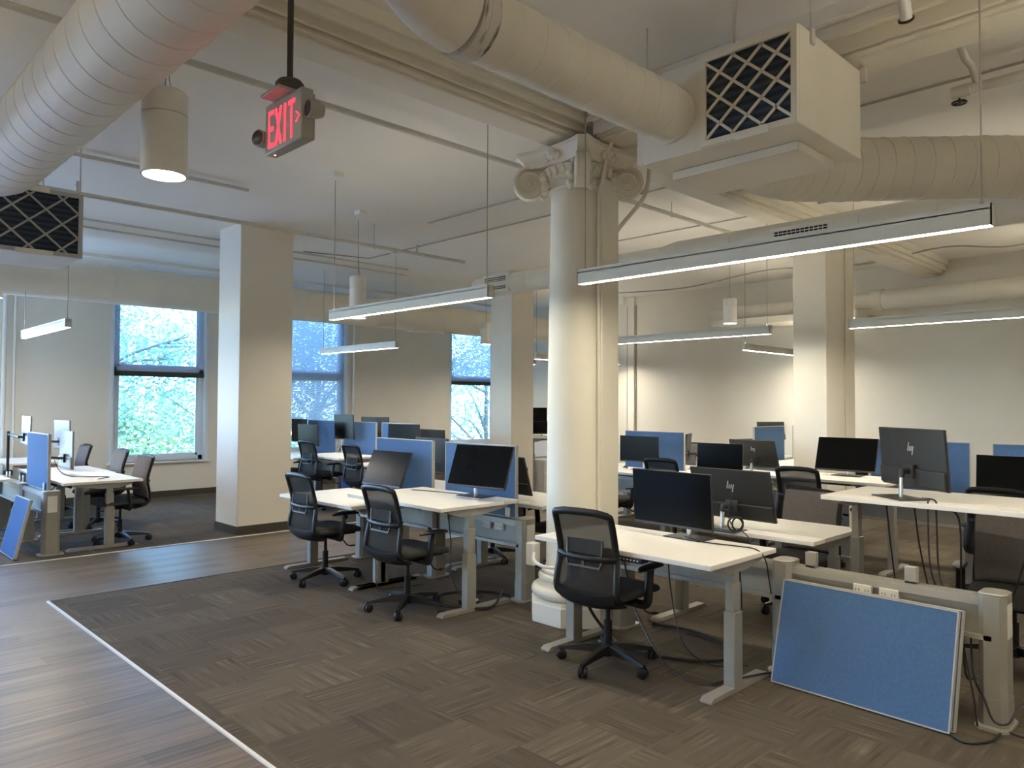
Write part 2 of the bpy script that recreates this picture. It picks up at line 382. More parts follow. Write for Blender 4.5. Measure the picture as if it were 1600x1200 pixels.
blind(11.0, 12.45, 3.45, 2.03, math.radians(66), 'half-lowered blind in the far window with dark bottom rail', True, .0268)

# ------------------------------------------------------------------ outside the windows
GZ = -6.0
struct(MB().box(-40, 70, YW + .6, 90, GZ - .2, GZ).build('ground', 'lawn', smooth=0), 'street-level ground outside the windows', 'ground')
def tree(x, y, hgt, r, seed, label, leaf='leaf', n=2600):
    rd = random.Random(seed)
    t = thing('tree', label, 'tree', (x, y, GZ), 0, 'trees outside the windows')
    tr = MB(); top = hgt * .62
    tr.tube(catmull([(0, 0, 0), (rd.uniform(-.2, .2), rd.uniform(-.2, .2), top * .5), (rd.uniform(-.4, .4), 0, top)], 5), [.17 - .012 * i for i in range(11)], 8)
    ends = []
    for k in range(15):
        a = rd.uniform(0, 2 * PI); z0 = top * rd.uniform(.4, 1.0); L = r * rd.uniform(.6, 1.0); el = rd.uniform(.15, .9)
        e = Vector((math.cos(a) * L, math.sin(a) * L, z0 + L * el)); m_ = e * .5 + Vector((0, 0, z0 * .5)); m_.z += L * .1
        tr.tube(catmull([(0, 0, z0), m_, e], 4), [.055 - .0045 * i for i in range(9)], 5); ends += [m_, e, (m_ + e) / 2]
        for q in range(3):
            b_ = e + Vector((rd.uniform(-.8, .8), rd.uniform(-.8, .8), rd.uniform(-.3, .8)))
            tr.tube([m_.lerp(e, .5 + q * .15), b_], [.018, .006], 4); ends.append(b_)
    tr.build('trunk', 'bark', t)
    clus = []
    for k in range(46):
        c = Vector((rd.gauss(0, 1), rd.gauss(0, 1), rd.gauss(0, 1))); c = c.normalized() * rd.random() ** .4
        clus.append((Vector((c.x * r * 1.05, c.y * r * 1.05, top * .95 + c.z * hgt * .34)), rd.uniform(.28, .6)))
    lf = MB()
    for k in range(n):
        if k % 2: c = rd.choice(ends) + Vector((rd.gauss(0, .55), rd.gauss(0, .55), rd.gauss(0, .5)))
        else:
            c0, sg = rd.choice(clus); c = c0 + Vector((rd.gauss(0, sg), rd.gauss(0, sg), rd.gauss(0, sg * .7)))
        u = Vector((rd.gauss(0, 1), rd.gauss(0, 1), rd.gauss(0, .6))).normalized(); v_ = u.cross(Vector((rd.gauss(0, 1), rd.gauss(0, 1), rd.gauss(0, 1)))).normalized()
        s_ = rd.uniform(.04, .085)
        lf.add([c - u * s_, c + v_ * s_ * .5, c + u * s_ * 1.1, c - v_ * s_ * .5], [(0, 1, 2, 3)])
    o = lf.build('foliage', leaf, t, smooth=0); o['kind'] = 'stuff'
tree(4.9, 20.5, 14.5, 3.2, 1, 'large leafy tree filling the top of the left window', 'leaf', 16000)
tree(8.3, 19.0, 12.5, 2.6, 2, 'slim tree with bare forked branches at the right of the left window', 'leaf', 13000)
tree(5.6, 18.0, 8.6, 2.3, 3, 'low yellow-green tree at the bottom of the left window', 'leaf2', 12000)
tree(4.2, 26.5, 15.5, 3.6, 4, 'taller pale tree farther back in the left window', 'leaf2', 11000)
tree(11.6, 20.5, 14, 2.9, 5, 'leafy tree behind the blind right of the square column', 'leaf', 10000)
tree(17.8, 19.5, 13.5, 2.9, 6, 'branchy tree seen below the far blind', 'leaf', 10000)
tree(20.5, 26, 14.5, 3.4, 7, 'yellow-green tree farther back in the far window', 'leaf2', 9000)
b = thing('building', 'pale building with dark windows across the street', 'building', (11, 42, GZ))
MB().box(-9, 9, 0, 8, 0, 17).build('facade', 'facade', b, smooth=0)
for k in range(6):
    for j in range(4):
        MB().box(-8 + k * 2.9, -6.7 + k * 2.9, -.08, 0, 2.2 + j * 3.6, 4.6 + j * 3.6).build('window_bay', 'darkglass', b, smooth=0)

# ------------------------------------------------------------------ columns
# round column on an octagonal plinth with a scrolled capital
cx, cy = 4.36, 3.75
col = thing('round_column', 'white round column with scrolled capital and octagonal plinth', 'column', (cx, cy, 0))
oct_ = [(.366, .0), (.366, .135), (.352, .15), (.352, .165)]
mb = MB(); rings = []
for r, z in oct_: rings.append([(r * math.cos(PI / 8 + k * PI / 4), r * math.sin(PI / 8 + k * PI / 4), z) for k in range(8)])
mb.ring_loft(rings); mb.build('plinth', 'plaster', col, bevel=.006, smooth=20)
pr_ = [(.325, .165)]
for k in range(9): a = -PI / 2 + PI * k / 8; pr_.append((.300 + .045 * math.cos(a), .212 + .045 * math.sin(a)))
pr_ += [(.285, .262), (.272, .275), (.272, .285)]
for k in range(7): a = -PI / 2 + PI * k / 6; pr_.append((.268 + .026 * math.cos(a), .312 + .026 * math.sin(a)))
for k in range(7): a = -PI / 2 + PI * k / 6; pr_.append((.250 + .014 * math.cos(a), .354 + .014 * math.sin(a)))
pr_ += [(.240, .372), (.236, .40)]
MB().lathe(pr_, 48).build('base_moulding', 'plaster', col, smooth=50)
shaft = [(.234 - .03 * (k / 14) ** 1.6, .39 + k * (3.30 - .39) / 14) for k in range(15)]
MB().lathe(shaft, 48).build('shaft', 'plaster', col, smooth=50)
MB().lathe([(.205, 3.20), (.222, 3.205), (.226, 3.215), (.222, 3.225), (.208, 3.23)], 48).build('astragal', 'plaster', col, smooth=60)
ech = [(.206, 3.28), (.235, 3.30), (.262, 3.345), (.268, 3.375), (.24, 3.39)]
eg = MB().lathe(ech, 48)
for k in range(24):
    a = 2 * PI * k / 24; eg.ell((.258 * math.cos(a), .258 * math.sin(a), 3.335), .022, .022, .04, 8, 6)
eg.build('egg_moulding', 'plaster', col, smooth=50)
# abacus: square with concave sides and moulded edge
def abring(hw, z, cut=.055, dip=.05):
    pts = []
    for q in range(4):
        rot = Matrix.Rotation(q * PI / 2, 3, 'Z')
        for k in range(9):
            t = -1 + 2 * k / 8; x = hw - dip * (1 - t * t); y = t * (hw - cut)
            p = rot @ Vector((x, y, 0)); pts.append((p.x, p.y, z))
    return pts
MB().ring_loft([abring(.30, 3.385), abring(.315, 3.40), abring(.325, 3.43), abring(.335, 3.445), abring(.36, 3.475), abring(.36, 3.505), abring(.345, 3.51)]).build('abacus', 'plaster', col, smooth=30)
MB().box(-.21, .21, -.21, .21, 3.505, 3.57).build('cap_block', 'plaster', col, bevel=.01)
for q in range(4):
    a = PI / 4 + q * PI / 2
    mt = Matrix.Rotation(a, 4, 'Z')
    vo = MB()
    ring = [(.372 + .118 * math.cos(2 * PI * k / 28), 3.275 + .118 * math.sin(2 * PI * k / 28)) for k in range(28)]
    vo.prism(ring, lambda u, v, d: (u, d, v), -.04, .04)
    # horn joining the volute to the echinus
    vo.prism([(.20, 3.29), (.24, 3.40), (.42, 3.395), (.48, 3.33), (.38, 3.36)], lambda u, v, d: (u, d, v), -.04, .04)
    for sgn in (-1, 1):
        sp = []
        for k in range(60):
            tt = k / 59; an = .6 * PI - tt * 2.6 * 2 * PI; rr = .112 * (1 - tt) + .014
            sp.append((.372 + rr * math.cos(an), sgn * .042, 3.275 + rr * math.sin(an)))
        vo.tube(sp, [.0135 - .006 * k / 59 for k in range(60)], 6)
        vo.ell((.372, sgn * .045, 3.275), .022, .012, .022, 10, 6)
    vo.xf(mt); vo.build('volute', 'plaster', col, smooth=45)
    lf = MB()
    for sgn in (-1, 1):
        for j in range(5):
            lf.ell((.27 - j * .004, sgn * (.075 + .012 * (j % 2)), 3.325 - j * .032), .032, .022, .03, 8, 6)
        lf.ell((.275, sgn * .06, 3.42), .05, .03, .05, 8, 6)
    lf.xf(mt); lf.build('acanthus_leaf', 'plaster', col, smooth=60)
for q in range(4):
    rs = MB(); rs.ell((.30, 0, 3.45), .03, .055, .05, 10, 6); rs.ell((.315, 0, 3.45), .03, .025, .025, 8, 6)
    for sgn in (-1, 1):
        rs.ell((.298, sgn * .05, 3.43), .025, .03, .035, 8, 6)
    rs.xf(Matrix.Rotation(q * PI / 2, 4, 'Z')); rs.build('rosette', 'plaster', col, smooth=60)
# conduits strapped to the column's right side
def onray(dx, dy, z): return (cx + dx, cy + dy, z)
tag(MB().tube(catmull([onray(.02, -.32, 3.56), onray(-.02, -.30, 3.42), onray(-.03, -.262, 3.25), onray(-.045, -.245, 3.05), onray(-.045, -.245, 1.9), onray(-.045, -.245, .45)], 6), .014, 8).build('column_conduit', 'plaster'), 'painted conduit running down the middle of the round column', 'conduit')
tag(MB().tube(catmull([onray(.42, -.36, 3.44), onray(.40, -.36, 3.3), onray(.36, -.34, 3.17), onray(.27, -.27, 3.03), onray(.205, -.20, 2.9), onray(.19, -.185, 2.75), onray(.19, -.185, 1.6), onray(.19, -.185, .45)], 6), .016, 8).build('column_conduit', 'plaster'), 'painted conduit bending off the capital down the right edge of the round column', 'conduit')
tag(MB().box(cx - .02, cx + .185, cy - .25, cy - .16, .42, 3.28).build('cable_chase', 'plaster', bevel=.01), 'flat painted cable chase on the right face of the round column', 'conduit')
# floor-level outlet boxes joined by a curved white conduit
ob = thing('outlet_box', 'white junction box low on the left side of the round column', 'outlet box', (4.17, 4.02, .37))
MB().box(-.04, .04, -.03, .05, 0, .17).build('box_body', 'white', ob, bevel=.008)
ob2 = thing('outlet_box', 'white junction box on the front of the round column behind the chair', 'outlet box', (4.20, 3.55, .40))
MB().box(-.035, .035, -.03, .04, 0, .15).build('box_body', 'white', ob2, bevel=.008)
tag(MB().tube(catmull([(4.13, 3.98, .47), (4.07, 3.92, .43), (4.05, 3.80, .41), (4.08, 3.66, .42), (4.16, 3.56, .44)], 6), .013, 8).build('curved_conduit', 'white'), 'white curved conduit wrapping the base of the round column', 'conduit')

def square_column(x0, x1, y0, y1, label):
    c = thing('square_column', label, 'column', ((x0 + x1) / 2, (y0 + y1) / 2, 0))
    a, b_ = (x1 - x0) / 2, (y1 - y0) / 2
    MB().box(-a, a, -b_, b_, 0, CEIL).build('shaft', 'wall', c, bevel=.008)
    MB().box(-a - .012, a + .012, -b_ - .012, b_ + .012, 0, .10).build('base_trim', 'brown_base', c, bevel=.003)
square_column(4.01, 4.71, 8.845, 9.46, 'square painted column beside the wood walkway')
square_column(8.63, 9.15, 8.85, 9.36, 'square painted column behind the round column')
c2 = thing('square_column', 'square painted column with stepped pilaster on the right', 'column', (8.9, 3.87, 0))
MB().box(-.25, .21, -.20, .20, 0, CEIL).build('shaft', 'wall', c2, bevel=.006)
MB().box(.21, .33, -.13, .20, 0, CEIL).build('recess_strip', 'wall', c2, smooth=0)
MB().box(.33, .60, -.19, .20, 0, CEIL).build('pilaster', 'plaster', c2, bevel=.006)
MB().box(-.26, .61, -.21, .21, 0, .10).build('base_trim', 'brown_base', c2, smooth=0)
tag(MB().cyl((9.17, 3.705, .1), (9.17, 3.705, CEIL), .024, n=10).build('column_conduit', 'plaster'), 'pale vertical conduit in the recess of the stepped pilaster', 'conduit')

# ------------------------------------------------------------------ beams
bm_ = thing('ceiling_beam', 'moulded white beam running from upper left onto the column capital', 'beam', (3.5, 3.75, 3.55))
struct(bm_, bm_['label'], 'beam')
MB().box(-8.5, 9.05, -.15, .15, .02, .25).box(-8.5, 9.05, -.11, .11, 0, .03).box(-8.5, 9.05, -.23, .23, .10, .25).box(-8.5, 9.05, -.27, .27, .16, .25).box(-8.5, 9.05, -.19, -.165, .045, .11).box(-8.5, 9.05, .165, .19, .045, .11).box(-8.5, 9.05, -.25, -.235, .085, .12).box(-8.5, 9.05, .235, .25, .085, .12).build('beam_body', 'plaster', bm_, bevel=.008)
bm2 = thing('ceiling_beam', 'moulded white beam at upper right above the filter unit', 'beam', (4.385, -.5, 3.53))
struct(bm2, bm2['label'], 'beam')
MB().box(-.14, .17, -4, 3.98, .02, .27).box(-.10, .13, -4, 3.98, 0, .03).box(-.24, .26, -4, 3.98, .12, .27).box(-.30, .32, -4, 3.98, .18, .27).box(-.18, -.155, -4, 3.98, .03, .13).box(.185, .21, -4, 3.98, .03, .13).box(-.275, -.255, -4, 3.98, .09, .13).build('beam_body', 'plaster', bm2, bevel=.008)

# ------------------------------------------------------------------ ducts
def duct_mesh(pts, r, seam=.16, n=32, bump=.0028):
    """round spiral duct: swept circle with raised seams at even spacing"""
    P = [Vector(p) for p in pts]; L = [0]
    for i in range(1, len(P)): L.append(L[-1] + (P[i] - P[i - 1]).length)
    def at(s):
        for i in range(1, len(P)):
            if s <= L[i] + 1e-9: return P[i - 1].lerp(P[i], (s - L[i - 1]) / max(1e-9, L[i] - L[i - 1]))
        return P[-1]
    S_ = []; R_ = []; s = 0
    while s < L[-1]:
        for d, rr in ((-.007, r), (-.003, r + bump), (.003, r + bump), (.007, r)):
            if 0 <= s + d <= L[-1]: S_.append(s + d); R_.append(rr)
        nx = s + seam; q = s + seam * .33
        while q < min(nx - .02, L[-1]): S_.append(q); R_.append(r); q += seam * .33
        s = nx
    S_.append(L[-1]); R_.append(r)
    return MB().tube([at(s) for s in S_], R_, n)
# big duct along the walkway, upper left
ax, az = 1.09, 3.24
pts = [(ax, y, az) for y in (-3.5, 0, 3, 6.0)] + [(ax - .45 * (1 - math.cos(t)), 6.0 + .45 * math.sin(t), az) for t in [PI / 2 * k / 8 for k in range(1, 9)]] + [(ax - 2.2, 6.45, az)]
tag(duct_mesh(pts, .221, .20, bump=.0022).build('round_duct', 'duct', smooth=25), 'largest round duct, crossing the upper left corner above the exit sign', 'duct')
# duct over the filter unit with an elbow
by, bz = 2.40, 3.235
pts = [(1.66, by - .05, 3.80), (1.66, by - .02, 3.70)] + [(1.66 + .36 * (1 - math.cos(t)), by, bz + .36 * (1 - math.sin(t))) for t in [PI / 2 * k / 7 for k in range(0, 8)]]
d1 = thing('round_duct', 'round duct with a scuffed elbow feeding the big filter unit', 'duct', (0, 0, 0))
duct_mesh(pts, .16, .13).build('elbow', 'duct', d1, smooth=25)
duct_mesh([(2.02, by, bz), (2.12, by, bz)], .163, .05).build('joint_collar', 'dirtyduct', d1, smooth=25)
duct_mesh([(2.12, by, bz), (3.60, by, bz)], .155, .145).build('straight_run', 'duct', d1, smooth=25)
# filter unit hung from the ceiling, upper right
def filter_unit(name, label, x0, x1, y0, y1, z0, z1, face, fa, fb):
    """face 'x' = filter on the -X side spanning fa..fb in Y; face 'y' = on the -Y side spanning fa..fb in X"""
    u = thing(name, label, 'air filter unit', ((x0 + x1) / 2, (y0 + y1) / 2, z0))
    ox, oy = (x0 + x1) / 2, (y0 + y1) / 2
    MB().box(x0 - ox, x1 - ox, y0 - oy, y1 - oy, 0, z1 - z0).build('housing', 'duct', u, bevel=.006)
    W_ = fb - fa; Hh = z1 - z0 - .01
    if face == 'x': fn = lambda a, z, d: (x0 - ox - d, fb - oy - a, z)
    else: fn = lambda a, z, d: (fa - ox + a, y0 - oy - d, z)
    MB().prism([(.02, .02), (W_ - .02, .02), (W_ - .02, Hh - .02), (.02, Hh - .02)], fn, 0, .012).build('filter_media', 'filter', u, smooth=0)
    g = MB(); t = .032
    for (p, q, r_, s_) in ((0, W_, 0, t), (0, W_, Hh - t, Hh), (0, t, t, Hh - t), (W_ - t, W_, t, Hh - t)):
        g.prism([(p, r_), (q, r_), (q, s_), (p, s_)], fn, 0, .026)
    # diagonal lattice clipped to the frame
    step = (W_ - 2 * t) / 3.0
    def seg_clip(c, sgn):
        pts_ = []
        for a in [t + (W_ - 2 * t) * k / 120 for k in range(121)]:
            z = Hh / 2 + sgn * (a - W_ / 2) * .86 + c
            if t <= z <= Hh - t: pts_.append((a, z))
        return (pts_[0], pts_[-1]) if len(pts_) > 1 else None
    for sgn in (-1, 1):
        for k in range(-3, 4):
            e = seg_clip(k * step * .86, sgn)
            if not e: continue
            (a0, zA), (a1, zB) = e; L_ = math.hypot(a1 - a0, zB - zA)
            if L_ < .02: continue
            nx, nz = -(zB - zA) / L_ * .0075, (a1 - a0) / L_ * .0075
            g.prism([(a0 - nx, zA - nz), (a1 - nx, zB - nz), (a1 + nx, zB + nz), (a0 + nx, zA + nz)], fn, .010, .020)
    g.build('filter_frame', 'trim' if face == 'y' else 'plaster', u, smooth=0)
    MB().prism([(W_ * .38, -.012), (W_ * .72, -.012), (W_ * .72, .03), (W_ * .38, .03)], fn, .024, .030).build('retaining_clip', 'plaster', u, smooth=0)
    MB().prism([(W_ * .33, Hh - .03), (W_ * .68, Hh - .03), (W_ * .68, Hh + .012), (W_ * .33, Hh + .012)], fn, .024, .030).build('retaining_clip', 'plaster', u, smooth=0)
    return u, ox, oy
u, ox, oy = filter_unit('air_filter_unit', 'white box with a dark pleated filter behind white lattice, at upper right', 3.60, 4.38, 1.655, 2.60, 3.0, 3.505, 'x', 1.655, 2.20)
MB().box(-.16, .30, -.36, .42, -.05, -.002).build('drip_tray', 'duct', u, bevel=.004)
for (a, b_) in ((-.25, -.47), (.40, -.485), (-.39, .44), (.40, .44)):
    k_ = MB().cyl((a, b_, .47), (a, b_, CEIL - 3.0), .005, n=6); k_.box(a - .02, a + .02, b_ - .015, b_ + .015, .44, .52)
    k_.build('hanger_rod', 'pipe', u)
u2, _, _ = filter_unit('air_filter_unit', 'white box with a black lattice filter at the left edge below the big duct', 1.03, 1.80, 7.0, 7.75, 2.79, 3.33, 'y', 1.03, 1.80)
for (a, b_) in ((.37, -.36), (.10, -.36)):
    MB().cyl((a, b_, .52), (a, b_, CEIL - 2.79), .006, n=6).build('hanger_rod', 'pipe', u2)
# square duct stub beside the capital
tag(MB().box(3.98, 4.60, 2.64, 2.92, 3.16, 3.44).build('square_duct', 'duct', bevel=.006), 'short square duct stub between the capital and the filter unit', 'duct')
# elbow out of the unit and diagonal run to the right
e0 = Vector((4.38, 2.30, 3.30))
pts = catmull([(4.38, 2.40, 3.28), (4.75, 2.45, 3.27), (5.10, 2.42, 3.28), (5.45, 2.27, 3.31), (5.80, 2.03, 3.34), (6.35, 1.50, 3.36), (6.60, 1.26, 3.36)], 8)
tag(duct_mesh(pts, .225, .15, bump=.004).build('round_duct', 'duct', smooth=25), 'thick ribbed duct curving right from behind the filter unit', 'duct')
# long duct along the aisle with grilles
yx, yz = 6.8, 3.165
d3 = thing('round_duct', 'long pale duct with two grilles running behind the hanging lights', 'duct', (0, 0, 0))
duct_mesh([(yx, 1.30, yz), (yx, 4.45, yz)], .16, .62, bump=.003).build('wide_run', 'duct', d3, smooth=25)
MB().tube([(yx, 4.45, yz), (yx, 4.62, yz - .008)], [.16, .137], 32).build('reducer', 'duct', d3, smooth=25)
duct_mesh([(yx, 4.62, yz - .008), (yx, 7.62, yz - .008)], .137, 1.0, bump=.003).build('narrow_run', 'duct', d3, smooth=25)
MB().lathe([(.001, 0), (.137, 0), (.148, .02), (.148, .05)], 32).xf(Matrix.Translation((yx, 6.62, yz - .008)) @ Matrix.Rotation(-PI / 2, 4, 'X')).build('joint_collar', 'duct', d3, smooth=25)
def grille(parent, y0, y1, z0, z1, x, rows):
    g = MB().box(x - .03, x + .1, y0 - .05, y1 + .05, z0 - .035, z1 + .035).build('grille_boot', 'duct', parent, bevel=.006)
    MB().box(x - .033, x - .028, y0, y1, z0, z1).build('grille_opening', 'black', g, smooth=0)
    s_ = MB(); n = rows
    for k in range(n + 1):
        z = z0 + (z1 - z0) * k / n; s_.box(x - .04, x - .03, y0 - .01, y1 + .01, z - .0035, z + .0035)
    for k in range(13):
        y = y0 + (y1 - y0) * k / 12; s_.box(x - .038, x - .031, y - .002, y + .002, z0, z1)
    s_.build('grille_vane', 'duct', g, smooth=0)
grille(d3, 6.95, 7.35, yz - .085, yz + .085, yx - .10, 7)
grille(d3, 2.80, 3.30, yz + .0, yz + .05, yx - .13, 2)
# duct along the window wall
tag(duct_mesh([(-4, 11.3, 3.215), (5.2, 11.3, 3.215), (XW - .3, 11.3, 3.215)], .262, 1.45, 36, .004).build('round_duct', 'duct', smooth=25), 'long round duct running along the window wall', 'duct')
dg = thing('duct_diffuser', 'small white slot diffuser under the window-wall duct', 'diffuser', (8.75, 11.3, 2.93))
MB().prism([(-.35, 0), (.35, 0), (.46, .07), (-.46, .07)], lambda u_, v_, d: (u_, d, v_), -.09, .09).build('diffuser_body', 'white', dg, bevel=.004)
# duct along the right wall
d4 = thing('round_duct', 'smooth duct high along the right wall beyond the stepped column', 'duct', (0, 0, 0))
duct_mesh([(12.1, -3, 3.22), (12.1, 4.25, 3.22)], .15, 2.0, bump=.003).build('wide_run', 'duct', d4, smooth=25)
MB().cyl((12.1, 4.25, 3.22), (12.1, 4.40, 3.22), .165, n=28).build('joint_collar', 'duct', d4)
duct_mesh([(12.1, 4.40, 3.22), (12.1, 7.2, 3.22)], .115, 1.0, bump=.003).build('narrow_run', 'duct', d4, smooth=25)
MB().box(11.7, 12.3, 4.5, 7.0, 2.95, 3.07).build('slot_diffuser', 'duct', d4, bevel=.01)

# ------------------------------------------------------------------ ceiling pipes and conduits
def pipe_run(y, z, r, x0, x1, label, hang=(), heads=()):
    t = thing('sprinkler_pipe', label, 'pipe', (0, y, z))
    MB().cyl((x0, 0, 0), (x1, 0, 0), r, n=10).build('pipe_body', 'pipe', t)
    for x in hang:
        MB().tube([(x + .03 * math.sin(a), 0, .0 + .03 * math.cos(a)) for a in [2 * PI * k / 12 for k in range(12)]], .004, 5, closed=True).cyl((x, 0, .03), (x, 0, CEIL - z), .005, n=6).build('hanger', 'pipe', t)
    for x in heads:
        MB().cyl((x, 0, 0), (x, 0, .07), .013, n=8).cyl((x, 0, .07), (x, 0, .085), .02, n=8).box(x - .012, x + .012, -.003, .003, .085, .11).cyl((x, 0, .11), (x, 0, .114), .018, n=8).build('sprinkler_head', 'pipe', t)
pipe_run(4.60, 3.66, .022, -4, 8.6, 'thin pipe just behind the moulded beam', (1.5, 6.9), ())
pipe_run(7.75, 3.52, .021, -4, 6.65, 'thin cream pipe passing the top of the square column', (5.2,), (1.95, 5.85))
pipe_run(7.35, 3.765, .018, -4, 3.4, 'thin pipe tight to the ceiling at left', (), ())
pipe_run(9.9, 3.765, .014, 1.9, 7.3, 'upper of two conduits behind the square column', (), ())
pipe_run(10.35, 3.765, .014, 1.9, 7.6, 'lower of two conduits behind the square column', (), ())
def strut(pts, r, label, m='pipe', k=1):
    return tag(MB().tube(catmull(pts, k) if k > 1 else pts, r, 6).build('ceiling_conduit', m), label, 'conduit')
strut([(5.60, -3, 3.78), (5.60, 7.2, 3.78)], .009, 'straight grey conduit along the ceiling right of the filter unit', 'conduit')
strut([(6.35, 2.6, 3.78), (6.35, 9.6, 3.78), (5.4, 9.85, 3.78)], .009, 'grey conduit along the ceiling bending towards the lower conduits', 'conduit')
strut([(8.0, -2, 3.78), (8.0, 6.5, 3.78)], .009, 'grey conduit along the ceiling above the middle lights', 'conduit')
strut([(10.2, -3, 3.78), (10.2, 3, 3.78), (10.3, 8.5, 3.78)], .009, 'grey conduit along the ceiling near the right wall', 'conduit')
strut([(2.6, 1.1, 3.72), (3.0, 1.45, 3.56), (3.25, 1.75, 3.68), (3.5, 1.95, 3.66), (3.75, 2.1, 3.52)], .012, 'drooping conduit looping into the top of the filter unit', 'pipe', 6)
strut([(4.45, 2.2, 3.05), (4.9, 2.4, 3.28), (5.35, 2.95, 3.62), (5.6, 3.3, 3.76)], .011, 'conduit sagging from under the filter unit to the ceiling', 'pipe', 6)
strut([(10.9, 1.2, 3.72), (11.0, 2.3, 3.60), (11.0, 3.1, 3.70), (11.1, 4.2, 3.62), (11.1, 5.6, 3.72), (11.2, 7.2, 3.62), (11.3, 8.8, 3.70)], .010, 'sagging cable swagged along the ceiling by the right wall', 'conduit', 6)
for (x, y, lb) in ((5.62, 3.32, 'white ceiling box with looped conduit above the front hanging light'), (3.80, 6.32, 'white ceiling canopy above the far end of the second hanging light'), (4.75, 7.35, 'white ceiling canopy of the hanging cylinder behind the second light'), (6.4, 9.0, 'white ceiling canopy above the light by the square column'), (12.2, 9.3, 'pale junction box where two wall conduits meet')):
    z = 3.75 if x < 12 else 3.62
    tag(MB().box(x - .055, x + .055, y - .055, y + .055, z, CEIL if x < 12 else z + .14).build('junction_box', 'white', bevel=.004), lb, 'junction box')
for y, lb in ((9.42, 'left of two vertical conduits on the right wall'), (9.22, 'right of two vertical conduits on the right wall')):
    tag(MB().cyl((XW - .02, y, .8), (XW - .02, y, 3.62), .017, n=8).build('wall_conduit', 'conduit'), lb, 'conduit')
tag(MB().box(XW - .05, XW, 9.24, 9.40, .1, CEIL).build('wall_chase', 'wall', smooth=0), 'flat chase between the two conduits on the right wall', 'chase')
for x, r, lb in ((2.40, .03, 'white vertical pipe on the window wall at the far left'), (2.53, .018, 'thin white vertical pipe on the window wall at the far left'), (8.40, .028, 'white vertical pipe on the window wall right of the blinds')):
    tag(MB().cyl((x, YW - .04, .1), (x, YW - .04, 3.7), r, n=10).build('wall_pipe', 'white'), lb, 'pipe')
v = thing('drain_valve', 'pipe end with a dark hand wheel hanging below the ceiling at upper right', 'valve', (4.97, 1.25, 3.46))
MB().cyl((0, .04, 0), (0, -4.5, 0), .028, n=14).cyl((0, .10, 0), (0, 0, 0), .036, n=14).build('pipe_stub', 'pipe', v)
MB().tube(catmull([(0, -.03, .02), (-.01, -.01, .12), (-.05, .02, .18), (-.10, .05, .33)], 5), .022, 10).build('elbow_branch', 'pipe', v)
MB().cyl((0, -.35, .02), (0, -.35, .34), .007, n=8).tube([(.036 * math.cos(q), -.35, .036 * math.sin(q)) for q in [2 * PI * k / 14 for k in range(14)]], .006, 5, closed=True).build('hanger', 'pipe', v)
hw = MB(); hw.tube([(.03 + .038 * math.cos(q), .07 + .038 * math.sin(q), -.055) for q in [2 * PI * k / 14 for k in range(14)]], .006, 5, closed=True)
for k in range(4): hw.cyl((.03, .07, -.055), (.03 + .038 * math.cos(k * PI / 2), .07 + .038 * math.sin(k * PI / 2), -.055), .004, n=5)
hw.cyl((.03, .07, -.055), (.03, .07, .0), .006, n=6); hw.build('hand_wheel', 'brass', v)
vt = thing('vent_pipe', 'short open-ended pipe poking down at the top right', 'pipe', (3.79, 1.22, 3.43))
mt = Matrix.Rotation(math.radians(-50), 4, 'Y') @ Matrix.Rotation(.15, 4, 'X')
MB().lathe([(.028, 0), (.028, .46), (.020, .46), (.020, .01)], 14, caps=False).xf(mt).build('pipe_body', 'white', vt)
MB().tube([mt @ Vector((.030 * math.cos(q), .030 * math.sin(q), 0)) for q in [2 * PI * k / 16 for k in range(16)]], .007, 6, closed=True).build('dark_rim', 'brass', vt)

# ------------------------------------------------------------------ hanging lights
def linear_light(p0, L, along, label, zb=2.4, w=.062, h=.098, up='ceilfill', led='led'):
    """white bar with a glowing strip along its underside; p0 = near end"""
    t = thing('linear_light', label, 'light', (p0[0], p0[1], zb), 0 if along == 'y' else -PI / 2, 'hanging bar lights')
    hs = MB(); tk = .006
    hs.box(-w / 2, -w / 2 + tk, 0, L, 0, h).box(w / 2 - tk, w / 2, 0, L, 0, h).box(-w / 2, w / 2, 0, L, h - .026, h - .020).box(-w / 2, w / 2, 0, tk, 0, h).box(-w / 2, w / 2, L - tk, L, 0, h)
    hs.build('housing', 'fixture', t, smooth=0)
    MB().box(-w / 2 + tk, w / 2 - tk, tk, L - tk, .004, .012).build('diffuser', led, t, smooth=0)
    MB().box(-w / 2 + tk, w / 2 - tk, .02, L - .02, h - .020, h - .016).build('uplight_lens', up, t, smooth=0) if up else None  # added glowing top strip, lifts the ceiling; not part of the real bars
    for y in (.045, L - .045):
        MB().cyl((0, y, h), (0, y, CEIL - zb), .0035, n=6).cyl((0, y, h), (0, y, h + .015), .008, n=8).build('suspension_cable', 'conduit', t)
    return t
linear_light((3.84, .884), 2.40, 'y', 'nearest bar light, hanging in front of the round column', up=None)
linear_light((3.84, 4.165), 2.28, 'y', 'second bar light, hanging left of the round column', up='ledlow')
linear_light((8.0, 4.02), 2.2, 'y', 'bar light right of the round column in front of the right wall', led='ledfar')
linear_light((8.0, .75), 2.40, 'y', 'bar light at the right edge of the picture', led='ledfar')
linear_light((2.24, 9.15), 2.05, 'y', 'bar light at far left in front of the window wall', led='ledfar', up=None)
linear_light((6.42, 8.96), 2.1, 'y', 'bar light in front of the blinds right of the square column', led='ledfar', up=None)
linear_light((11.0, 10.6), 1.2, 'y', 'added short bar light hidden behind the square column by the far window', led='ledfar', up=None)  # extra bar added out of sight to brighten the window wall
linear_light((10.1, 5.5), 2.2, 'x', 'bar light half hidden by the stepped column at right', led='ledfar')
linear_light((9.7, 9.35), 2.45, 'x', 'bar light near the wall conduits, mostly behind the round column', led='ledfar')
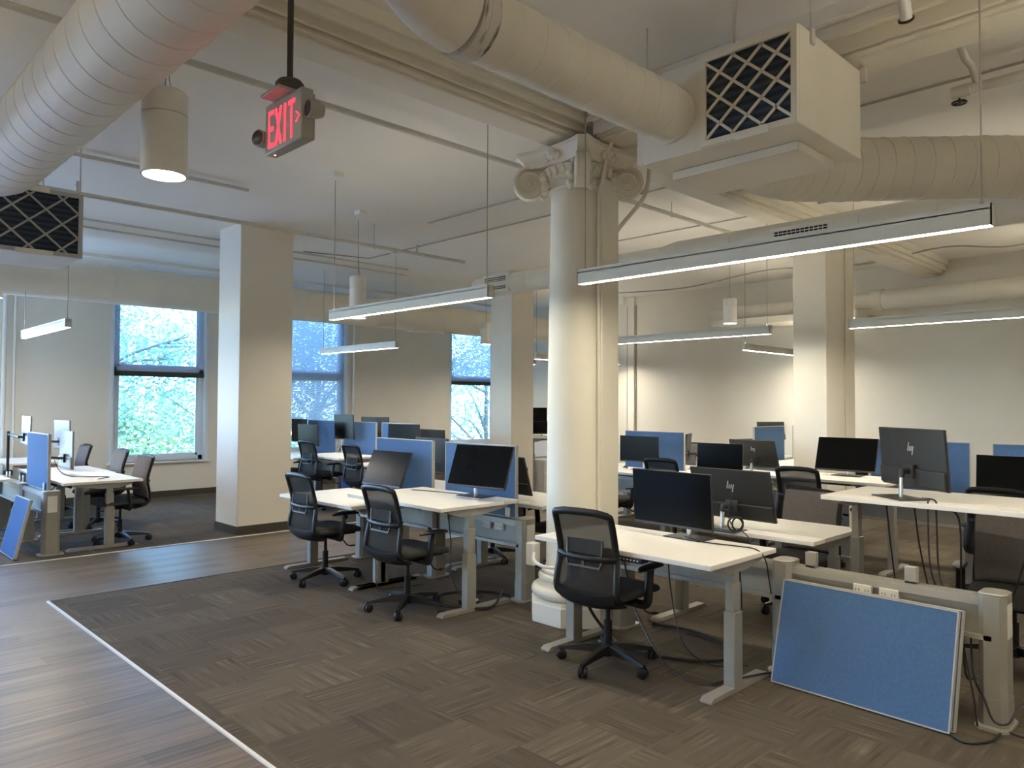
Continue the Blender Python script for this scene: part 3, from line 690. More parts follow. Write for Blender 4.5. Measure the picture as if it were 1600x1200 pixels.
linear_light((3.84, -2.4), 2.40, 'y', 'added unseen bar light behind the camera over the front desks', up='ledhigh')  # this and the out-of-view bars below are added as fill light
linear_light((8.0, -2.4), 2.40, 'y', 'added unseen bar light behind the camera beside the second row', up='ledhigh')
linear_light((-1.4, .4), 2.40, 'y', 'added unseen bar light left of the camera over the open floor', up='ledhigh')
linear_light((-1.4, -2.6), 2.40, 'y', 'added unseen bar light behind and left of the camera', up='ledhigh')
linear_light((-1.4, 4.0), 2.40, 'y', 'added unseen bar light left of the walkway outside the left edge', up='ledhigh')
linear_light((1.2, -3.2), 2.40, 'y', 'added unseen bar light right behind the camera', up='ledhigh')
linear_light((11.0, -.7), 2.40, 'y', 'added unseen bar light near the right wall outside the right edge', up='ledhigh')  # added outside the view to light the right wall
def cylinder_light(x, y, z0, D, Hh, label):
    t = thing('cylinder_light', label, 'light', (x, y, z0), 0, 'hanging cylinder downlights')
    r = D / 2
    MB().lathe([(r, 0), (r, Hh * .70), (r - .009, Hh * .704), (r - .009, Hh * .714), (r, Hh * .718), (r, Hh - .012), (r - .012, Hh), (.01, Hh), (.01, Hh - .01), (r - .012, Hh - .02), (r - .01, .0)], 36, caps=False).build('housing', 'white', t, smooth=35)
    MB().cyl((0, 0, .022), (0, 0, .026), r - .011, n=32).build('lens', 'lamp', t)
    MB().cyl((0, 0, Hh - .01), (0, 0, CEIL - z0), .004, n=6).build('hanging_rod', 'conduit', t)
    MB().tube(catmull([(r * .35, .0, Hh - .005), (r * .2, .01, Hh + .08), (.006, 0, Hh + .22)], 4), .003, 5).build('lead_wire', 'conduit', t)
    return t
cylinder_light(1.46, 4.17, 2.81, .232, .45, 'nearest white cylinder lamp, glowing left of the exit sign')
cylinder_light(4.98, 7.76, 2.62, .2, .50, 'white cylinder lamp behind the second bar light')
cylinder_light(10.3, 5.83, 2.83, .2, .38, 'white cylinder lamp above the bar light on the right')
cylinder_light(1.93, 11.3, 2.90, .2, .42, 'white cylinder lamp cut off by the left edge')
cylinder_light(9.75, 10.71, 2.74, .2, .42, 'white cylinder lamp in front of the far window blind')
cylinder_light(.6, .6, 2.81, .232, .45, 'added unseen white cylinder lamp over the walkway behind the camera')  # this and the next cylinder are unseen, added to brighten the floor
cylinder_light(-1.6, 4.2, 2.81, .232, .45, 'added unseen white cylinder lamp over the walkway outside the left edge')

# ------------------------------------------------------------------ exit sign
ex = thing('exit_sign', 'glowing red EXIT sign hanging on a dark rod', 'exit sign', (1.565, 3.03, 2.712))
MB().box(-.012, .045, -.165, .165, 0, .222).build('housing', 'signgrey', ex, bevel=.006)
MB().box(.045, .062, -.150, .150, .012, .21).build('back_plate', 'signgrey', ex, bevel=.004)
F = []
def letter(ch, ys, wd):
    """bars in a (u right, v up) letter cell; face is on -X so u runs towards -Y"""
    t = .2
    D_ = {'E': [[(0, 0), (t, 0), (t, 1), (0, 1)], [(t, 0), (1, 0), (1, .11), (t, .11)], [(t, .45), (.92, .45), (.92, .56), (t, .56)], [(t, .89), (1, .89), (1, 1), (t, 1)]],
          'X': [[(0, 0), (.25, 0), (1, 1), (.75, 1)], [(.75, 0), (1, 0), (.25, 1), (0, 1)]],
          'I': [[(.30, 0), (.70, 0), (.70, 1), (.30, 1)]],
          'T': [[(.39, 0), (.61, 0), (.61, .89), (.39, .89)], [(0, .89), (1, .89), (1, 1), (0, 1)]],
          '>': [[(0, .5), (0, .36), (1, .5 - .03), (1, .5)], [(0, .64), (0, .5), (1, .5), (1, .53)]]}
    mb_ = MB()
    for poly in D_[ch]:
        mb_.prism([(ys - u_ * wd, .022 + v_ * .165) for u_, v_ in poly], lambda a, b_, d: (-.012 - d, a, b_), .0, .0022)
    return mb_
y = .128
for ch, wd in (('E', .050), ('X', .060), ('I', .038), ('T', .056)):
    letter(ch, y, wd).build('letter_' + ch.lower(), 'red', ex, smooth=0); y -= wd + .011
chv = MB()
chv.prism([(-.126, .125), (-.116, .125), (-.145, .103), (-.116, .081), (-.126, .081), (-.152, .103)][::-1], lambda a, b_, d: (-.012 - d, a, b_), 0, .0022)
chv.build('chevron', 'red', ex, smooth=0)
MB().cyl((.016, .12, -.003), (.016, .12, .002), .004, n=8).build('pilot_light', 'pinkled', ex)
MB().box(-.075, .02, -.085, .085, .222, .236).build('canopy_plate', 'signgrey', ex, bevel=.003)
MB().lathe([(.062, .236), (.062, .285), (.05, .30), (.014, .303)], 24, c=(.02, 0, 0)).build('mount_canopy', 'darkmetal', ex)
MB().cyl((.02, 0, .30), (.02, 0, CEIL - 2.712), .0135, n=12).build('hanging_rod', 'darkmetal', ex)
for yy, zz, a in ((-.198, .122, -.15), (.200, .085, .3)):
    h_ = MB(); mt = Matrix.Translation((.022 if yy < 0 else -.012, yy, zz)) @ Matrix.Rotation(a, 4, 'Z') @ Matrix.Rotation(-PI / 2, 4, 'Y')
    h_.lathe([(.004, -.05), (.026, -.045), (.037, -.02), (.039, .02), (.034, .022)], 20).xf(mt); hd = h_.build('lamp_head', 'signgrey', ex)
    MB().lathe([(.001, .020), (.033, .020), (.033, .024), (.02, .026), (.001, .027)], 20).xf(mt).build('lamp_lens', 'lens', hd)
    MB().cyl((.012, yy * .85, zz), (.012, yy, zz), .012, n=10).build('swivel_arm', 'signgrey', ex)

# ------------------------------------------------------------------ furniture
def desk(x, y, z, label, rz=0., L=1.28, D=.75, slot=True, keypad=False, group='sit-stand desks'):
    """sit-stand desk; the user side is local -X"""
    t = thing('sit_stand_desk', label, 'desk', (x, y, 0), rz, group)
    a = D / 2; th = .028
    top = MB()
    if slot:
        top.box(-a, a - .17, -L / 2, L / 2, z - th, z).box(a - .163, a, -L / 2, L / 2, z - th, z).box(-a + .05, a - .02, -L / 2 + .04, L / 2 - .04, z - th - .002, z - th + .012)
    else: top.box(-a, a, -L / 2, L / 2, z - th, z)
    top.build('desktop', 'laminate', t, bevel=.003)
    lx = -a + .33
    for s in (-1, 1):
        yy = s * (L / 2 - .055)
        zl = min(.44, z - .27)
        lg = MB().box(lx - .045, lx + .045, yy - .036, yy + .036, .025, zl).build('leg', 'silver', t, bevel=.006)
        MB().box(lx - .037, lx + .037, yy - .029, yy + .029, zl, zl + .16 + (z - .745) * .5).box(lx - .030, lx + .030, yy - .023, yy + .023, zl + .1, z - .07).build('upper_column', 'silver', lg, bevel=.004)
        MB().prism([(-a + .04, .0), (-a + .04, .012), (-a + .065, .028), (a - .08, .028), (a - .055, .012), (a - .055, 0)], lambda u, v, d: (u, d, v), yy - .036, yy + .036).build('foot', 'silver', lg, bevel=.002)
        MB().prism([(-a + .10, z - th), (-a + .10, z - .05), (lx - .10, z - .088), (lx + .10, z - .088), (a - .10, z - .05), (a - .10, z - th)], lambda u, v, d: (u, d, v), yy - .022, yy + .022).build('top_bracket', 'silver', t, smooth=0)
    MB().box(lx - .03, lx + .03, -L / 2 + .06, L / 2 - .06, z - .075, z - .035).build('crossbar', 'silver', t, smooth=0)
    MB().box(-a + .07, -a + .10, -L * .22, L * .06, z - .052, z - th).build('cable_tray', 'black', t, smooth=0)
    if keypad:
        k_ = MB().box(-a - .012, -a + .06, -L * .16, -L * .16 + .17, z - .058, z - th).build('keypad', 'black', t, bevel=.004)
        for q in range(6): MB().box(-a - .0135, -a - .012, -L * .16 + .02 + q * .024, -L * .16 + .030 + q * .024, z - .045, z - .039).build('key', 'whiteplastic', k_, smooth=0)
    return t

def monitor(x, y, zc, yaw, tilt, w, h, ztable, label, base=(-.13, 0.), arm=False, back='shell', logo=True, name='computer_monitor'):
    """screen normal is local +X; origin on the table under the screen centre"""
    t = thing(name, label, 'monitor', (x, y, ztable), math.radians(yaw), 'computer monitors')
    z = zc - ztable
    T = Matrix.Translation((0, 0, z)) @ Matrix.Rotation(-math.radians(tilt), 4, 'Y')
    MB().box(-.018, 0, -w / 2, w / 2, -h / 2, h / 2).xf(T).build('display_shell', back, t, bevel=.003)
    sc = MB().box(-.001, .0012, -w / 2 + .003, w / 2 - .003, -h / 2 + .016, h / 2 - .003).xf(T).build('screen', 'screen', t, smooth=0)
    MB().box(-.001, .0010, -w / 2 + .004, w / 2 - .004, -h / 2 + .002, -h / 2 + .0155).xf(T).build('bezel', 'bezel', t, smooth=0)
    MB().prism([(-h * .17, -.018), (-h * .18, -.034), (-h * .46, -.034), (-h * .49, -.018)], lambda u, v, d: (v, d, u), -w * .49, w * .49).xf(T).build('rear_cover', back, t, bevel=.004)
    if logo:
        lg = MB(); s_ = h * .076; sk = .30
        # four slanted strokes: tall, short, short, long descender
        for (u, v0, v1) in ((-1.35, -.9, 2.3), (-.45, -.9, .9), (.45, -.9, .9), (1.35, -2.3, .9)):
            q = s_ * .62
            lg.prism([(u * q - .0036 + v0 * q * sk, v0 * q), (u * q + .0036 + v0 * q * sk, v0 * q), (u * q + .0036 + v1 * q * sk, v1 * q), (u * q - .0036 + v1 * q * sk, v1 * q)], lambda a_, b_, d: (-.018 - d, -a_, b_ + h * .16), 0, .0012)
        lg.xf(T).build('maker_mark', 'logo', t, smooth=0)
    vm = T @ Vector((-.034, 0, -h * .22))
    if arm:
        ar = MB(); bx, by_ = base
        ar.tube([vm, vm + Vector((-.05, 0, 0)), Vector((bx, by_, vm.z + .02))], .016, 8).build('support_arm', arm, t)
        MB().cyl((bx, by_, 0), (bx, by_, vm.z + .06), .017, n=12).box(bx - .05, bx + .05, by_ - .04, by_ + .04, -.06, .008).build('arm_post', arm, t)
        MB().box(vm.x - .02, vm.x + .004, -.05, .05, vm.z - .05, vm.z + .05).build('mount_plate', 'black', t, smooth=0)
    else:
        bx, by_ = base
        MB().tube([(bx, by_, .006), (bx + .004, by_, max(vm.z - .03, .05))], .017, 12, rz=.010).build('stand_neck', 'steel', t)
        MB().tube([(bx + .004, by_, max(vm.z - .035, .045)), (bx + .006, by_, vm.z), (vm.x - .005, 0, vm.z)], .019, 8).build('neck_joint', back, t)
        MB().box(vm.x - .012, vm.x + .004, -.045, .045, vm.z - .04, vm.z + .04).build('mount_plate', back, t, bevel=.003)
        MB().box(bx - .10, bx + .09, by_ - .14, by_ + .14, 0, .007).build('stand_base', 'bezel', t, bevel=.002)
    return t

def divider(x, y, label, rz=0., W=.92, Hh=.60, z0=.65, tilt=0., group='blue divider panels', lean=None):
    t = thing('divider_panel', label, 'divider panel', (x, y, z0), rz, group)
    if lean: t.rotation_euler = (0, lean, rz)
    f = MB(); k = .007
    f.box(-.015, .015, -W / 2, -W / 2 + k, 0, Hh).box(-.015, .015, W / 2 - k, W / 2, 0, Hh).box(-.015, .015, -W / 2, W / 2, 0, k).box(-.015, .015, -W / 2, W / 2, Hh - k, Hh)
    f.build('edge_trim', 'trim', t, smooth=0)
    MB().box(-.013, .013, -W / 2 + k, W / 2 - k, k, Hh - k).build('fabric_panel', 'blue', t, smooth=0)
    return t

def spine(x, posts, label, rz=0., clips=(), outlets=(), zt=.645, loc=None):
    """cable spine: rail with posts at the given local Y values"""
    t = thing('cable_spine', label, 'desk rail', loc or (x, 0, 0), rz, 'cable spines between the desks')
    a, b_ = posts[0], posts[-1]
    r = MB().box(-.05, .05, a, b_, zt - .05, zt - .012)
    for q in range(5): r.box(-.046 + q * .02, -.034 + q * .02, a, b_, zt - .012, zt - .005)
    r.build('top_rail', 'alu', t, smooth=0)
    MB().box(-.032, .032, a, b_, zt - .20, zt - .05).build('side_panel', 'silver', t, smooth=0)
    MB().box(-.075, .075, a, b_, zt - .215, zt - .20).box(-.078, -.072, a, b_, zt - .215, zt - .19).box(.072, .078, a, b_, zt - .215, zt - .19).build('cable_ledge', 'alu', t, smooth=0)
    for p in posts:
        oct_p = [(-.078, -.035), (-.052, -.062), (.052, -.062), (.078, -.035), (.078, .035), (.052, .062), (-.052, .062), (-.078, .035)]
        fn = lambda u, v, d, p=p: (u, p + v, d)
        ps = MB().prism(oct_p, fn, .012, zt + .008).build('post', 'silver', t, bevel=.003)
        MB().prism([(u * 1.0, v * 1.0) for u, v in oct_p], fn, zt + .008, zt + .022).build('post_cap', 'alu', ps, bevel=.005)
        MB().prism([(u * 1.05, v * 1.06) for u, v in oct_p], fn, .012, .15).build('base_sleeve', 'silver', ps, smooth=0)
        MB().prism([(-.12, -.05), (-.09, -.075), (.09, -.075), (.12, -.05), (.12, .05), (.09, .075), (-.09, .075), (-.12, .05)], fn, 0, .014).build('floor_plate', 'alu', ps, smooth=0)
        if p == posts[0]: MB().box(-.045, .045, p - .0645, p - .06, zt - .20, zt - .03).build('cover_plate', 'whiteplastic', ps, bevel=.002)
    for c in clips:
        MB().box(-.022, -.012, c - .03, c + .03, zt - .005, zt + .085).box(.012, .022, c - .03, c + .03, zt - .005, zt + .085).box(-.022, .022, c - .03, c + .03, zt - .005, zt + .01).build('panel_clip', 'alu', t, bevel=.003)
    for c in outlets:
        ol = MB().box(-.058, -.032, c - .05, c + .05, zt - .105, zt - .045).build('outlet', 'whiteplastic', t, bevel=.004)
        for q in (-.025, .025):
            for d in (-.008, .008): MB().box(-.0588, -.058, c + q + d - .0015, c + q + d + .0015, zt - .082, zt - .068).build('outlet_slot', 'black', ol, smooth=0)
    return t

# ---- mesh-back task chair, facing local +X, origin on the floor under the hub
def make_chair():
    t = thing('office_chair', 'x', 'chair', (0, 0, 0), 0, 'mesh-back office chairs')
    sb = MB().lathe([(.030, .055), (.034, .06), (.036, .125), (.030, .13)], 20)
    for k in range(5):
        a = 2 * PI * k / 5; mt = Matrix.Rotation(a, 4, 'Z')
        def rg(x, w, z0, z1): return [mt @ Vector(p) for p in ((x, -w, z0), (x, w, z0), (x, w * .75, z1), (x, -w * .75, z1))]
        sb.ring_loft([rg(.02, .030, .075, .125), rg(.12, .025, .075, .118), rg(.23, .019, .070, .098), rg(.312, .015, .066, .082)])
    base = sb.build('star_base', 'black', t, bevel=.002, smooth=35)
    for k in range(5):
        a = 2 * PI * k / 5; cxx, cyy = .298 * math.cos(a), .298 * math.sin(a)
        w = MB(); ta = a + PI / 2 + .5
        d = Vector((math.cos(ta), math.sin(ta), 0))
        for s in (-1, 1):
            p0 = Vector((cxx, cyy, .033)) + d * (s * .005); p1 = Vector((cxx, cyy, .033)) + d * (s * .030)
            w.tube([p0, p0 + d * s * .004, p1 - d * s * .006, p1], [.030, .033, .031, .019], 16)
        w.cyl((cxx, cyy, .025), (cxx, cyy, .072), .010, n=10)
        w.build('caster', 'black', base)
    MB().cyl((0, 0, .12), (0, 0, .27), .025, n=18).cyl((0, 0, .26), (0, 0, .42), .014, n=14).build('gas_lift', 'black', t)
    MB().box(-.12, .10, -.07, .07, .385, .43).box(-.05, .03, -.235, .235, .395, .42).build('tilt_mechanism', 'black', t, bevel=.012)
    # seat cushion with waterfall front
    rows = []
    for i in range(13):
        x = -.22 + .48 * i / 12; u = i / 12; drop = .035 * max(0, (u - .72) / .28) ** 2; back = .012 * max(0, (.15 - u) / .15)
        hw = .245 * (1 - .10 * max(0, (u - .8) / .2) ** 2) * (1 - .12 * max(0, (.2 - u) / .2) ** 2)
        zt = .508 - drop - back; zb = .440 - drop * .2
        e = .72 if i in (0, 12) else 1
        mid = (zt + zb) / 2
        rows.append([(x, hw * e * math.copysign(abs(math.cos(q)) ** .35, math.cos(q)), mid + (zt - zb) / 2 * e * math.copysign(abs(math.sin(q)) ** .6, math.sin(q))) for q in [2 * PI * (k + .5) / 28 for k in range(28)]])
    MB().ring_loft(rows).build('seat', 'seat', t, smooth=60)
    MB().box(-.18, .19, -.20, .20, .428, .446).build('seat_pan', 'black', t, bevel=.008)
    # backrest: profile in X-Z, half width by height
    prof = [(-.150, .432, .195), (-.212, .452, .210), (-.240, .50, .216), (-.236, .58, .212), (-.222, .66, .205), (-.220, .72, .200), (-.236, .80, .200), (-.262, .89, .200), (-.282, .945, .199)]
    cp = catmull([(p[0], p[2], p[1]) for p in prof], 4)   # (x, halfwidth, z)
    left = [(q.x, q.y, q.z) for q in cp]; right = [(q.x, -q.y, q.z) for q in cp][::-1]
    topx, topz = cp[-1].x, cp[-1].z; hw = cp[-1].y
    top = [(topx - .008 - .006 * (1 - (y_ / hw) ** 2), y_, topz + .018 * (1 - (abs(y_) / hw) ** 4) + .004) for y_ in (hw * .93, hw * .6, hw * .2, -hw * .2, -hw * .6, -hw * .93)]
    bx0, bz0, bw = cp[0].x, cp[0].z, cp[0].y
    bot = [(bx0 + .012 - .03 * (1 - (y_ / bw) ** 2), y_, bz0 - .030 * (1 - (abs(y_) / bw) ** 3)) for y_ in (-bw * .9, -bw * .5, 0, bw * .5, bw * .9)]
    loop = left + top + right + bot
    MB().tube(loop, .023, 8, closed=True, rz=.015, up=(1, 0, .15)).build('back_frame', 'black', t, smooth=60)
    net = MB(); nv = []; K = len(cp); W_ = 12
    for q in cp:
        for j in range(W_ + 1):
            s = -1 + 2 * j / W_; nv.append((q.x - .012 * (1 - s * s) + .006, s * q.y, q.z))
    # close up to the curved top bar
    for j in range(W_ + 1):
        s = -1 + 2 * j / W_; nv.append((topx - .006 - .010 * (1 - s * s), s * hw, topz + .018 * (1 - abs(s) ** 4)))
    net.add(nv, [(i * (W_ + 1) + j, i * (W_ + 1) + j + 1, (i + 1) * (W_ + 1) + j + 1, (i + 1) * (W_ + 1) + j) for i in range(K) for j in range(W_)])
    net.build('back_mesh', 'net', t, smooth=80)
    # rear yoke and lumbar support
    MB().tube(catmull([(-.225, .207, .70), (-.250, .14, .695), (-.262, 0, .692), (-.250, -.14, .695), (-.225, -.207, .70)], 6), .017, 10, rz=.020).build('back_yoke', 'black', t, smooth=60)
    lz0, lz1, lw, lx = .715, .80, .125, -.262
    lum = MB().tube([(lx + .010, -lw, lz1), (lx + .008, -lw * 1.0, lz0), (lx, -lw * .9, lz0 - .012), (lx, lw * .9, lz0 - .012), (lx + .008, lw, lz0), (lx + .010, lw, lz1)], .008, 6)
    MB().box(lx + .009, lx + .013, -lw + .004, lw - .004, lz0, lz1).build('lumbar_panel', 'seat', t, smooth=0)
    for k in range(5): lum.box(lx + .012, lx + .016, -lw, lw, lz0 + .008 + k * .015, lz0 + .014 + k * .015)
    lum.tube([(lx + .005, -lw, .675), (lx, -lw * .9, .640), (lx, lw * .9, .640), (lx + .005, lw, .675)], .009, 6).box(lx - .004, lx + .004, -.005, .005, .635, .70)
    lum.build('lumbar_support', 'greyplastic', t, smooth=50)
    # scooped shell that carries the backrest under the seat
    sh = []
    for j in range(13):
        q = -1 + 2 * j / 12; dz = -.026 * (1 - abs(q) ** 3); dx = -.014 * (1 - q * q)
        sh.append([(x + dx, q * .205, z + dz) for x, z in ((-.232, .515), (-.252, .500), (-.246, .452), (-.205, .420), (-.11, .400), (-.11, .412), (-.195, .434), (-.228, .462))])
    MB().ring_loft(sh).build('back_shell', 'black', t, smooth=60)
    for s in (-1, 1):
        ar = MB().tube(catmull([(-.01, s * .20, .412), (-.01, s * .262, .412), (-.008, s * .285, .44), (.002, s * .285, .53), (.02, s * .283, .622)], 5), .015, 10, rz=.028).build('armrest', 'black', t, smooth=60)
        pd = []
        for i in range(11):
            x = -.10 + .26 * i / 10; u = i / 10; wv = .042 * (1 - .75 * (2 * u - 1) ** 4); zz = .634 - .010 * abs(2 * u - 1) ** 3
            pd.append([(x, s * .285 + wv * math.cos(q), zz + .015 * (1 - .5 * (2 * u - 1) ** 4) * math.sin(q)) for q in [2 * PI * k / 14 for k in range(14)]])
        MB().ring_loft(pd).build('arm_pad', 'black', ar, smooth=60)
    MB().tube(catmull([(.04, -.10, .40), (.06, -.19, .385), (.08, -.225, .345), (.10, -.25, .335)], 5), .006, 6).ell((.115, -.262, .338), .035, .022, .008, 10, 6).build('height_lever', 'black', t)
    # padded front of the backrest
    fv = []
    for q in cp[4:]:
        for j in range(W_ + 1):
            s = -1 + 2 * j / W_; fv.append((q.x + .022 - .010 * (1 - s * s) - .014 * abs(s) ** 6, s * (q.y - .014), q.z))
    return t
chair0 = make_chair()
used = []
def chair(x, y, yaw, label, base_rot=20., lift=0., padded=False):
    if not used: c = chair0; c.location = (x, y, 0); c.rotation_euler = (0, 0, math.radians(yaw)); c['label'] = label; used.append(1)
    else: c = dup(chair0, (x, y, 0), math.radians(yaw), label)
    for ch in c.children:
        n = ch.name.split('.')[0]
        if n == 'star_base': ch.rotation_euler = (0, 0, math.radians(base_rot - yaw))
        elif n == 'gas_lift': ch.location = (0, 0, 0)
        else: ch.location = (0, 0, lift)
    if padded:
        fv = MB(); vs = []; W_ = 10
        P = [(-.222, .500, .222), (-.214, .58, .224), (-.199, .66, .220), (-.197, .72, .216), (-.213, .80, .216), (-.239, .89, .216), (-.262, .968, .208)]
        q_ = catmull([(p[0], p[2], p[1]) for p in P], 3); rings = []
        for i, q in enumerate(q_):
            e = .0 if i in (0, len(q_) - 1) else 1
            rings.append([(q.x - .004, -q.y, q.z)] + [(q.x + .006 + e * .020 * (1 - abs(s) ** 5) - .010 * (1 - s * s), s * q.y, q.z) for s in [-1 + 2 * j / W_ for j in range(W_ + 1)]] + [(q.x - .004, q.y, q.z)])
        o = MB().ring_loft(rings).build('back_pad', 'pad', c, smooth=60); o.location = (0, 0, lift)
    return c

# ---- front bench
spine(4.42, [1.03, 2.13, 3.36], 'front cable spine with outlets behind the leaning blue panels', clips=(1.42, 1.97), outlets=(1.52, 1.66))
desk(3.925, 2.775, .745, 'front white sit-stand desk with a keypad, beside the round column', 0, 1.29, .74, keypad=True)
desk(4.985, 2.68, .755, 'low white desk on the far side of the front spine, behind the nearest dark screen', PI, 1.28, .76)
desk(4.99, 1.34, 1.05, 'raised standing-height white desk at right with a monitor turned away', PI, 1.32, .75)
monitor(4.103, 2.746, .996, 176.5, -3.5, .61, .355, .745, 'large dark monitor on the front desk beside the round column', base=(-.115, .06), logo=True)
monitor(4.70, 2.643, .994, -2.2, 15.5, .61, .355, .755, 'monitor seen from behind just past the front desk screen', base=(-.085, .03))
monitor(4.907, 1.558, 1.288, -37.8, 4.7, .61, .355, 1.05, 'tall monitor seen from behind on the raised standing desk', base=(-.10, -.02))
for k, (dx, lb) in enumerate(((0, 'blue panel leaning on the front cable spine, nearest the viewer'), (.035, 'second blue panel tucked right behind the nearest leaning panel'))):
    divider(4.135 + dx, 1.622 - dx * .35, lb, math.radians(-2.0), .935, .585, .004, lean=math.radians(15.5))
chair(3.70, 2.93, 5, 'nearest black mesh-back chair in front of the round column', 45)
chair(5.72, 2.66, 181, 'chair with padded grey backrest behind the low front desk', 10, -.06, True)
chair(5.50, 1.18, 190, 'chair with padded grey backrest under the raised standing desk', 30, -.04, True)

# ---- middle bench
spine(4.42, [4.36, 5.52, 6.72], 'cable spine of the middle desks left of the round column', clips=(4.55,), outlets=(4.62, 4.78, 5.35))
desk(3.94, 4.995, .82, 'white desk with the two tilted screens, nearer one, left of the round column', 0, 1.27, .82)
desk(3.885, 6.15, .72, 'white desk with a tilted monitor, next to the square column side', 0, 1.26, .78)
desk(5.0, 5.0, .735, 'white desk on the far side of the middle spine behind the round column', PI, 1.27, .76)
desk(5.0, 6.3, .735, 'white desk on the far side of the middle spine behind the blue panels', PI, 1.27, .76)
divider(4.42, 4.92, 'blue divider panel behind the screen left of the round column')
divider(4.42, 6.03, 'blue divider panel behind the tilted monitor of the middle desks')
monitor(4.09, 4.56, 1.092, 187, 20, .61, .355, .82, 'tilted black monitor in front of the blue panel left of the round column', base=(-.17, -.19))
monitor(4.207, 6.035, .973, 181, 22.9, .61, .355, .72, 'strongly tilted monitor with bluish screen on the middle desk', base=(-.10, -.06))
monitor(4.85, 6.12, 1.07, -6, 4, .61, .355, .735, 'monitor seen from behind between the two middle blue panels')
monitor(4.72, 4.92, .965, 0, 17, .61, .355, .735, 'monitor behind the blue panel touching the round column', base=(-.08, 0))
chair(3.53, 4.76, 0, 'black mesh-back chair at the middle desk left of the round column', 4)
chair(3.57, 6.05, 0, 'black mesh-back chair close to the square column and the wood floor', 56)
chair(5.32, 5.72, 175, 'dark chair on the far side of the middle desks, star base seen under the desk', 35, -.03)
chair(5.35, 4.78, 190, 'dark chair just left of the round column on the far side of the desks', 5, -.03)

# ---- second bench in front of the right wall
spine(8.2, [.85, 2.08, 3.25, 4.25, 5.22, 6.5], 'cable spine of the row of desks before the right wall')
desk(7.775, 1.42, .80, 'white desk in the second row at the right edge', 0, 1.25, .75)
desk(7.775, 3.22, .87, 'white desk in the second row under the wide screen by the stepped column', 0, 1.25, .75)
desk(7.775, 4.55, .78, 'white desk in the second row between the stepped column and the mesh chair', 0, 1.24, .75)
desk(7.775, 5.82, .77, 'white desk in the second row right next to the round column', 0, 1.24, .75)
desk(8.72, 4.80, .76, 'white desk behind the second row blue panel', PI, 1.2, .74)
desk(8.72, 6.05, .76, 'white desk at the far end behind the second row', PI, 1.2, .74)
monitor(7.903, 3.159, 1.097, 179.6, 18, .61, .355, .87, 'wide dark screen facing the viewer in front of the stepped column', base=(-.10, -.02))
monitor(7.80, 5.69, 1.037, 186, 0, .55, .33, .77, 'dark screen in front of the second row blue panel')
monitor(7.80, 4.555, .99, 186, 4, .555, .33, .78, 'dark screen facing the viewer right of the mesh chair backs')
monitor(8.42, 4.45, 1.025, 1, 21, .585, .345, .76, 'tilted monitor with silver mark seen from behind in the second row', base=(-.07, 0))
monitor(7.82, 1.66, .985, 181, 5, .60, .35, .80, 'dark screen cut off by the right edge', base=(-.10, 0))
monitor(8.60, 5.50, 1.04, 114, 6, .44, .36, .76, 'narrow monitor edge showing beside the second row blue panel', logo=False)
divider(8.2, 5.735, 'blue divider panel right of the round column in the second row')
divider(8.2, 2.56, 'blue divider panel beside the monitor on the raised standing desk')
divider(8.2, 1.455, 'blue divider panel at the right edge of the picture')
chair(7.36, 3.30, 0, 'mesh-back chair left of the raised standing desk', 20, .02)
chair(7.33, 4.85, 0, 'mesh-back chair top showing behind the nearest dark screen', 20, .02)
chair(7.17, 5.60, -4, 'dark chair with armrest just right of the round column', 12, .0)
chair(7.30, 1.62, 0, 'mesh-back chair at the right edge in front of a dark screen', 20, -.04)
chair(9.55, 6.0, 200, 'padded chair beyond the second row against the right wall', 0, .05, True)

# ---- far right corner rows, running along the depth of the room
spine(0, [0, 1.2, 2.4], 'cable spine of the row beside the right wall', -PI / 2, loc=(10.1, 5.6, 0))
desk(10.75, 5.15, .74, 'far white desk in front of the small blue panel by the right wall', PI / 2, 1.2, .7)
desk(11.95, 5.15, .74, 'far white desk half hidden by the stepped column', PI / 2, 1.1, .7)
desk(10.75, 6.05, .74, 'far white desk behind the small blue panel by the right wall', -PI / 2, 1.2, .7)
desk(11.95, 6.05, .74, 'far white desk in the corner past the stepped column', -PI / 2, 1.1, .7)
divider(11.07, 5.6, 'small-looking blue divider panel left of the stepped column', PI / 2, .98, .62)
divider(12.20, 5.6, 'blue divider panel edge just visible at the stepped column', PI / 2, .62, .62)
monitor(11.72, 5.90, 1.175, 60, -8, .50, .30, .74, 'tilted monitor peeking above the small blue panel', base=(-.12, 0), arm='white', logo=False)
monitor(10.85, 5.86, .955, 70, 5, .40, .24, .74, 'tiny dark monitor left of the small blue panel', logo=False)
monitor(12.0, 5.35, .93, 250, 8, .34, .22, .74, 'small screen on a white arm beside the stepped column', base=(-.10, .05), arm='white', logo=False)
chair(11.5, 4.62, 80, 'padded chair pushed in left of the stepped column', 0, -.02, True)
spine(0, [0, 1.3, 2.7], 'cable spine of the farthest row by the corner', -PI / 2, loc=(9.35, 9.47, 0))
desk(9.80, 9.05, 1.04, 'raised far desk seen in the gap left of the round column', PI / 2, 1.10, .72, slot=False)
desk(10.87, 9.05, .84, 'far desk just right of the round column with a docking station', PI / 2, .98, .72, slot=False)
monitor(9.47, 9.12, 1.40, 225, 0, .42, .27, 1.04, 'upper dark monitor on a white arm in the gap left of the round column', base=(-.10, .06), arm='white', logo=False)
monitor(9.50, 8.98, 1.19, 230, 0, .40, .22, 1.04, 'lower dark screen in the gap left of the round column', base=(-.06, 0), logo=False)
monitor(11.17, 8.98, 1.13, 230, 0, .52, .33, .84, 'dark monitor just right of the round column', base=(-.10, 0), logo=False)
divider(11.62, 9.47, 'blue divider panel corner behind the monitor right of the round column', PI / 2, .8, .62)
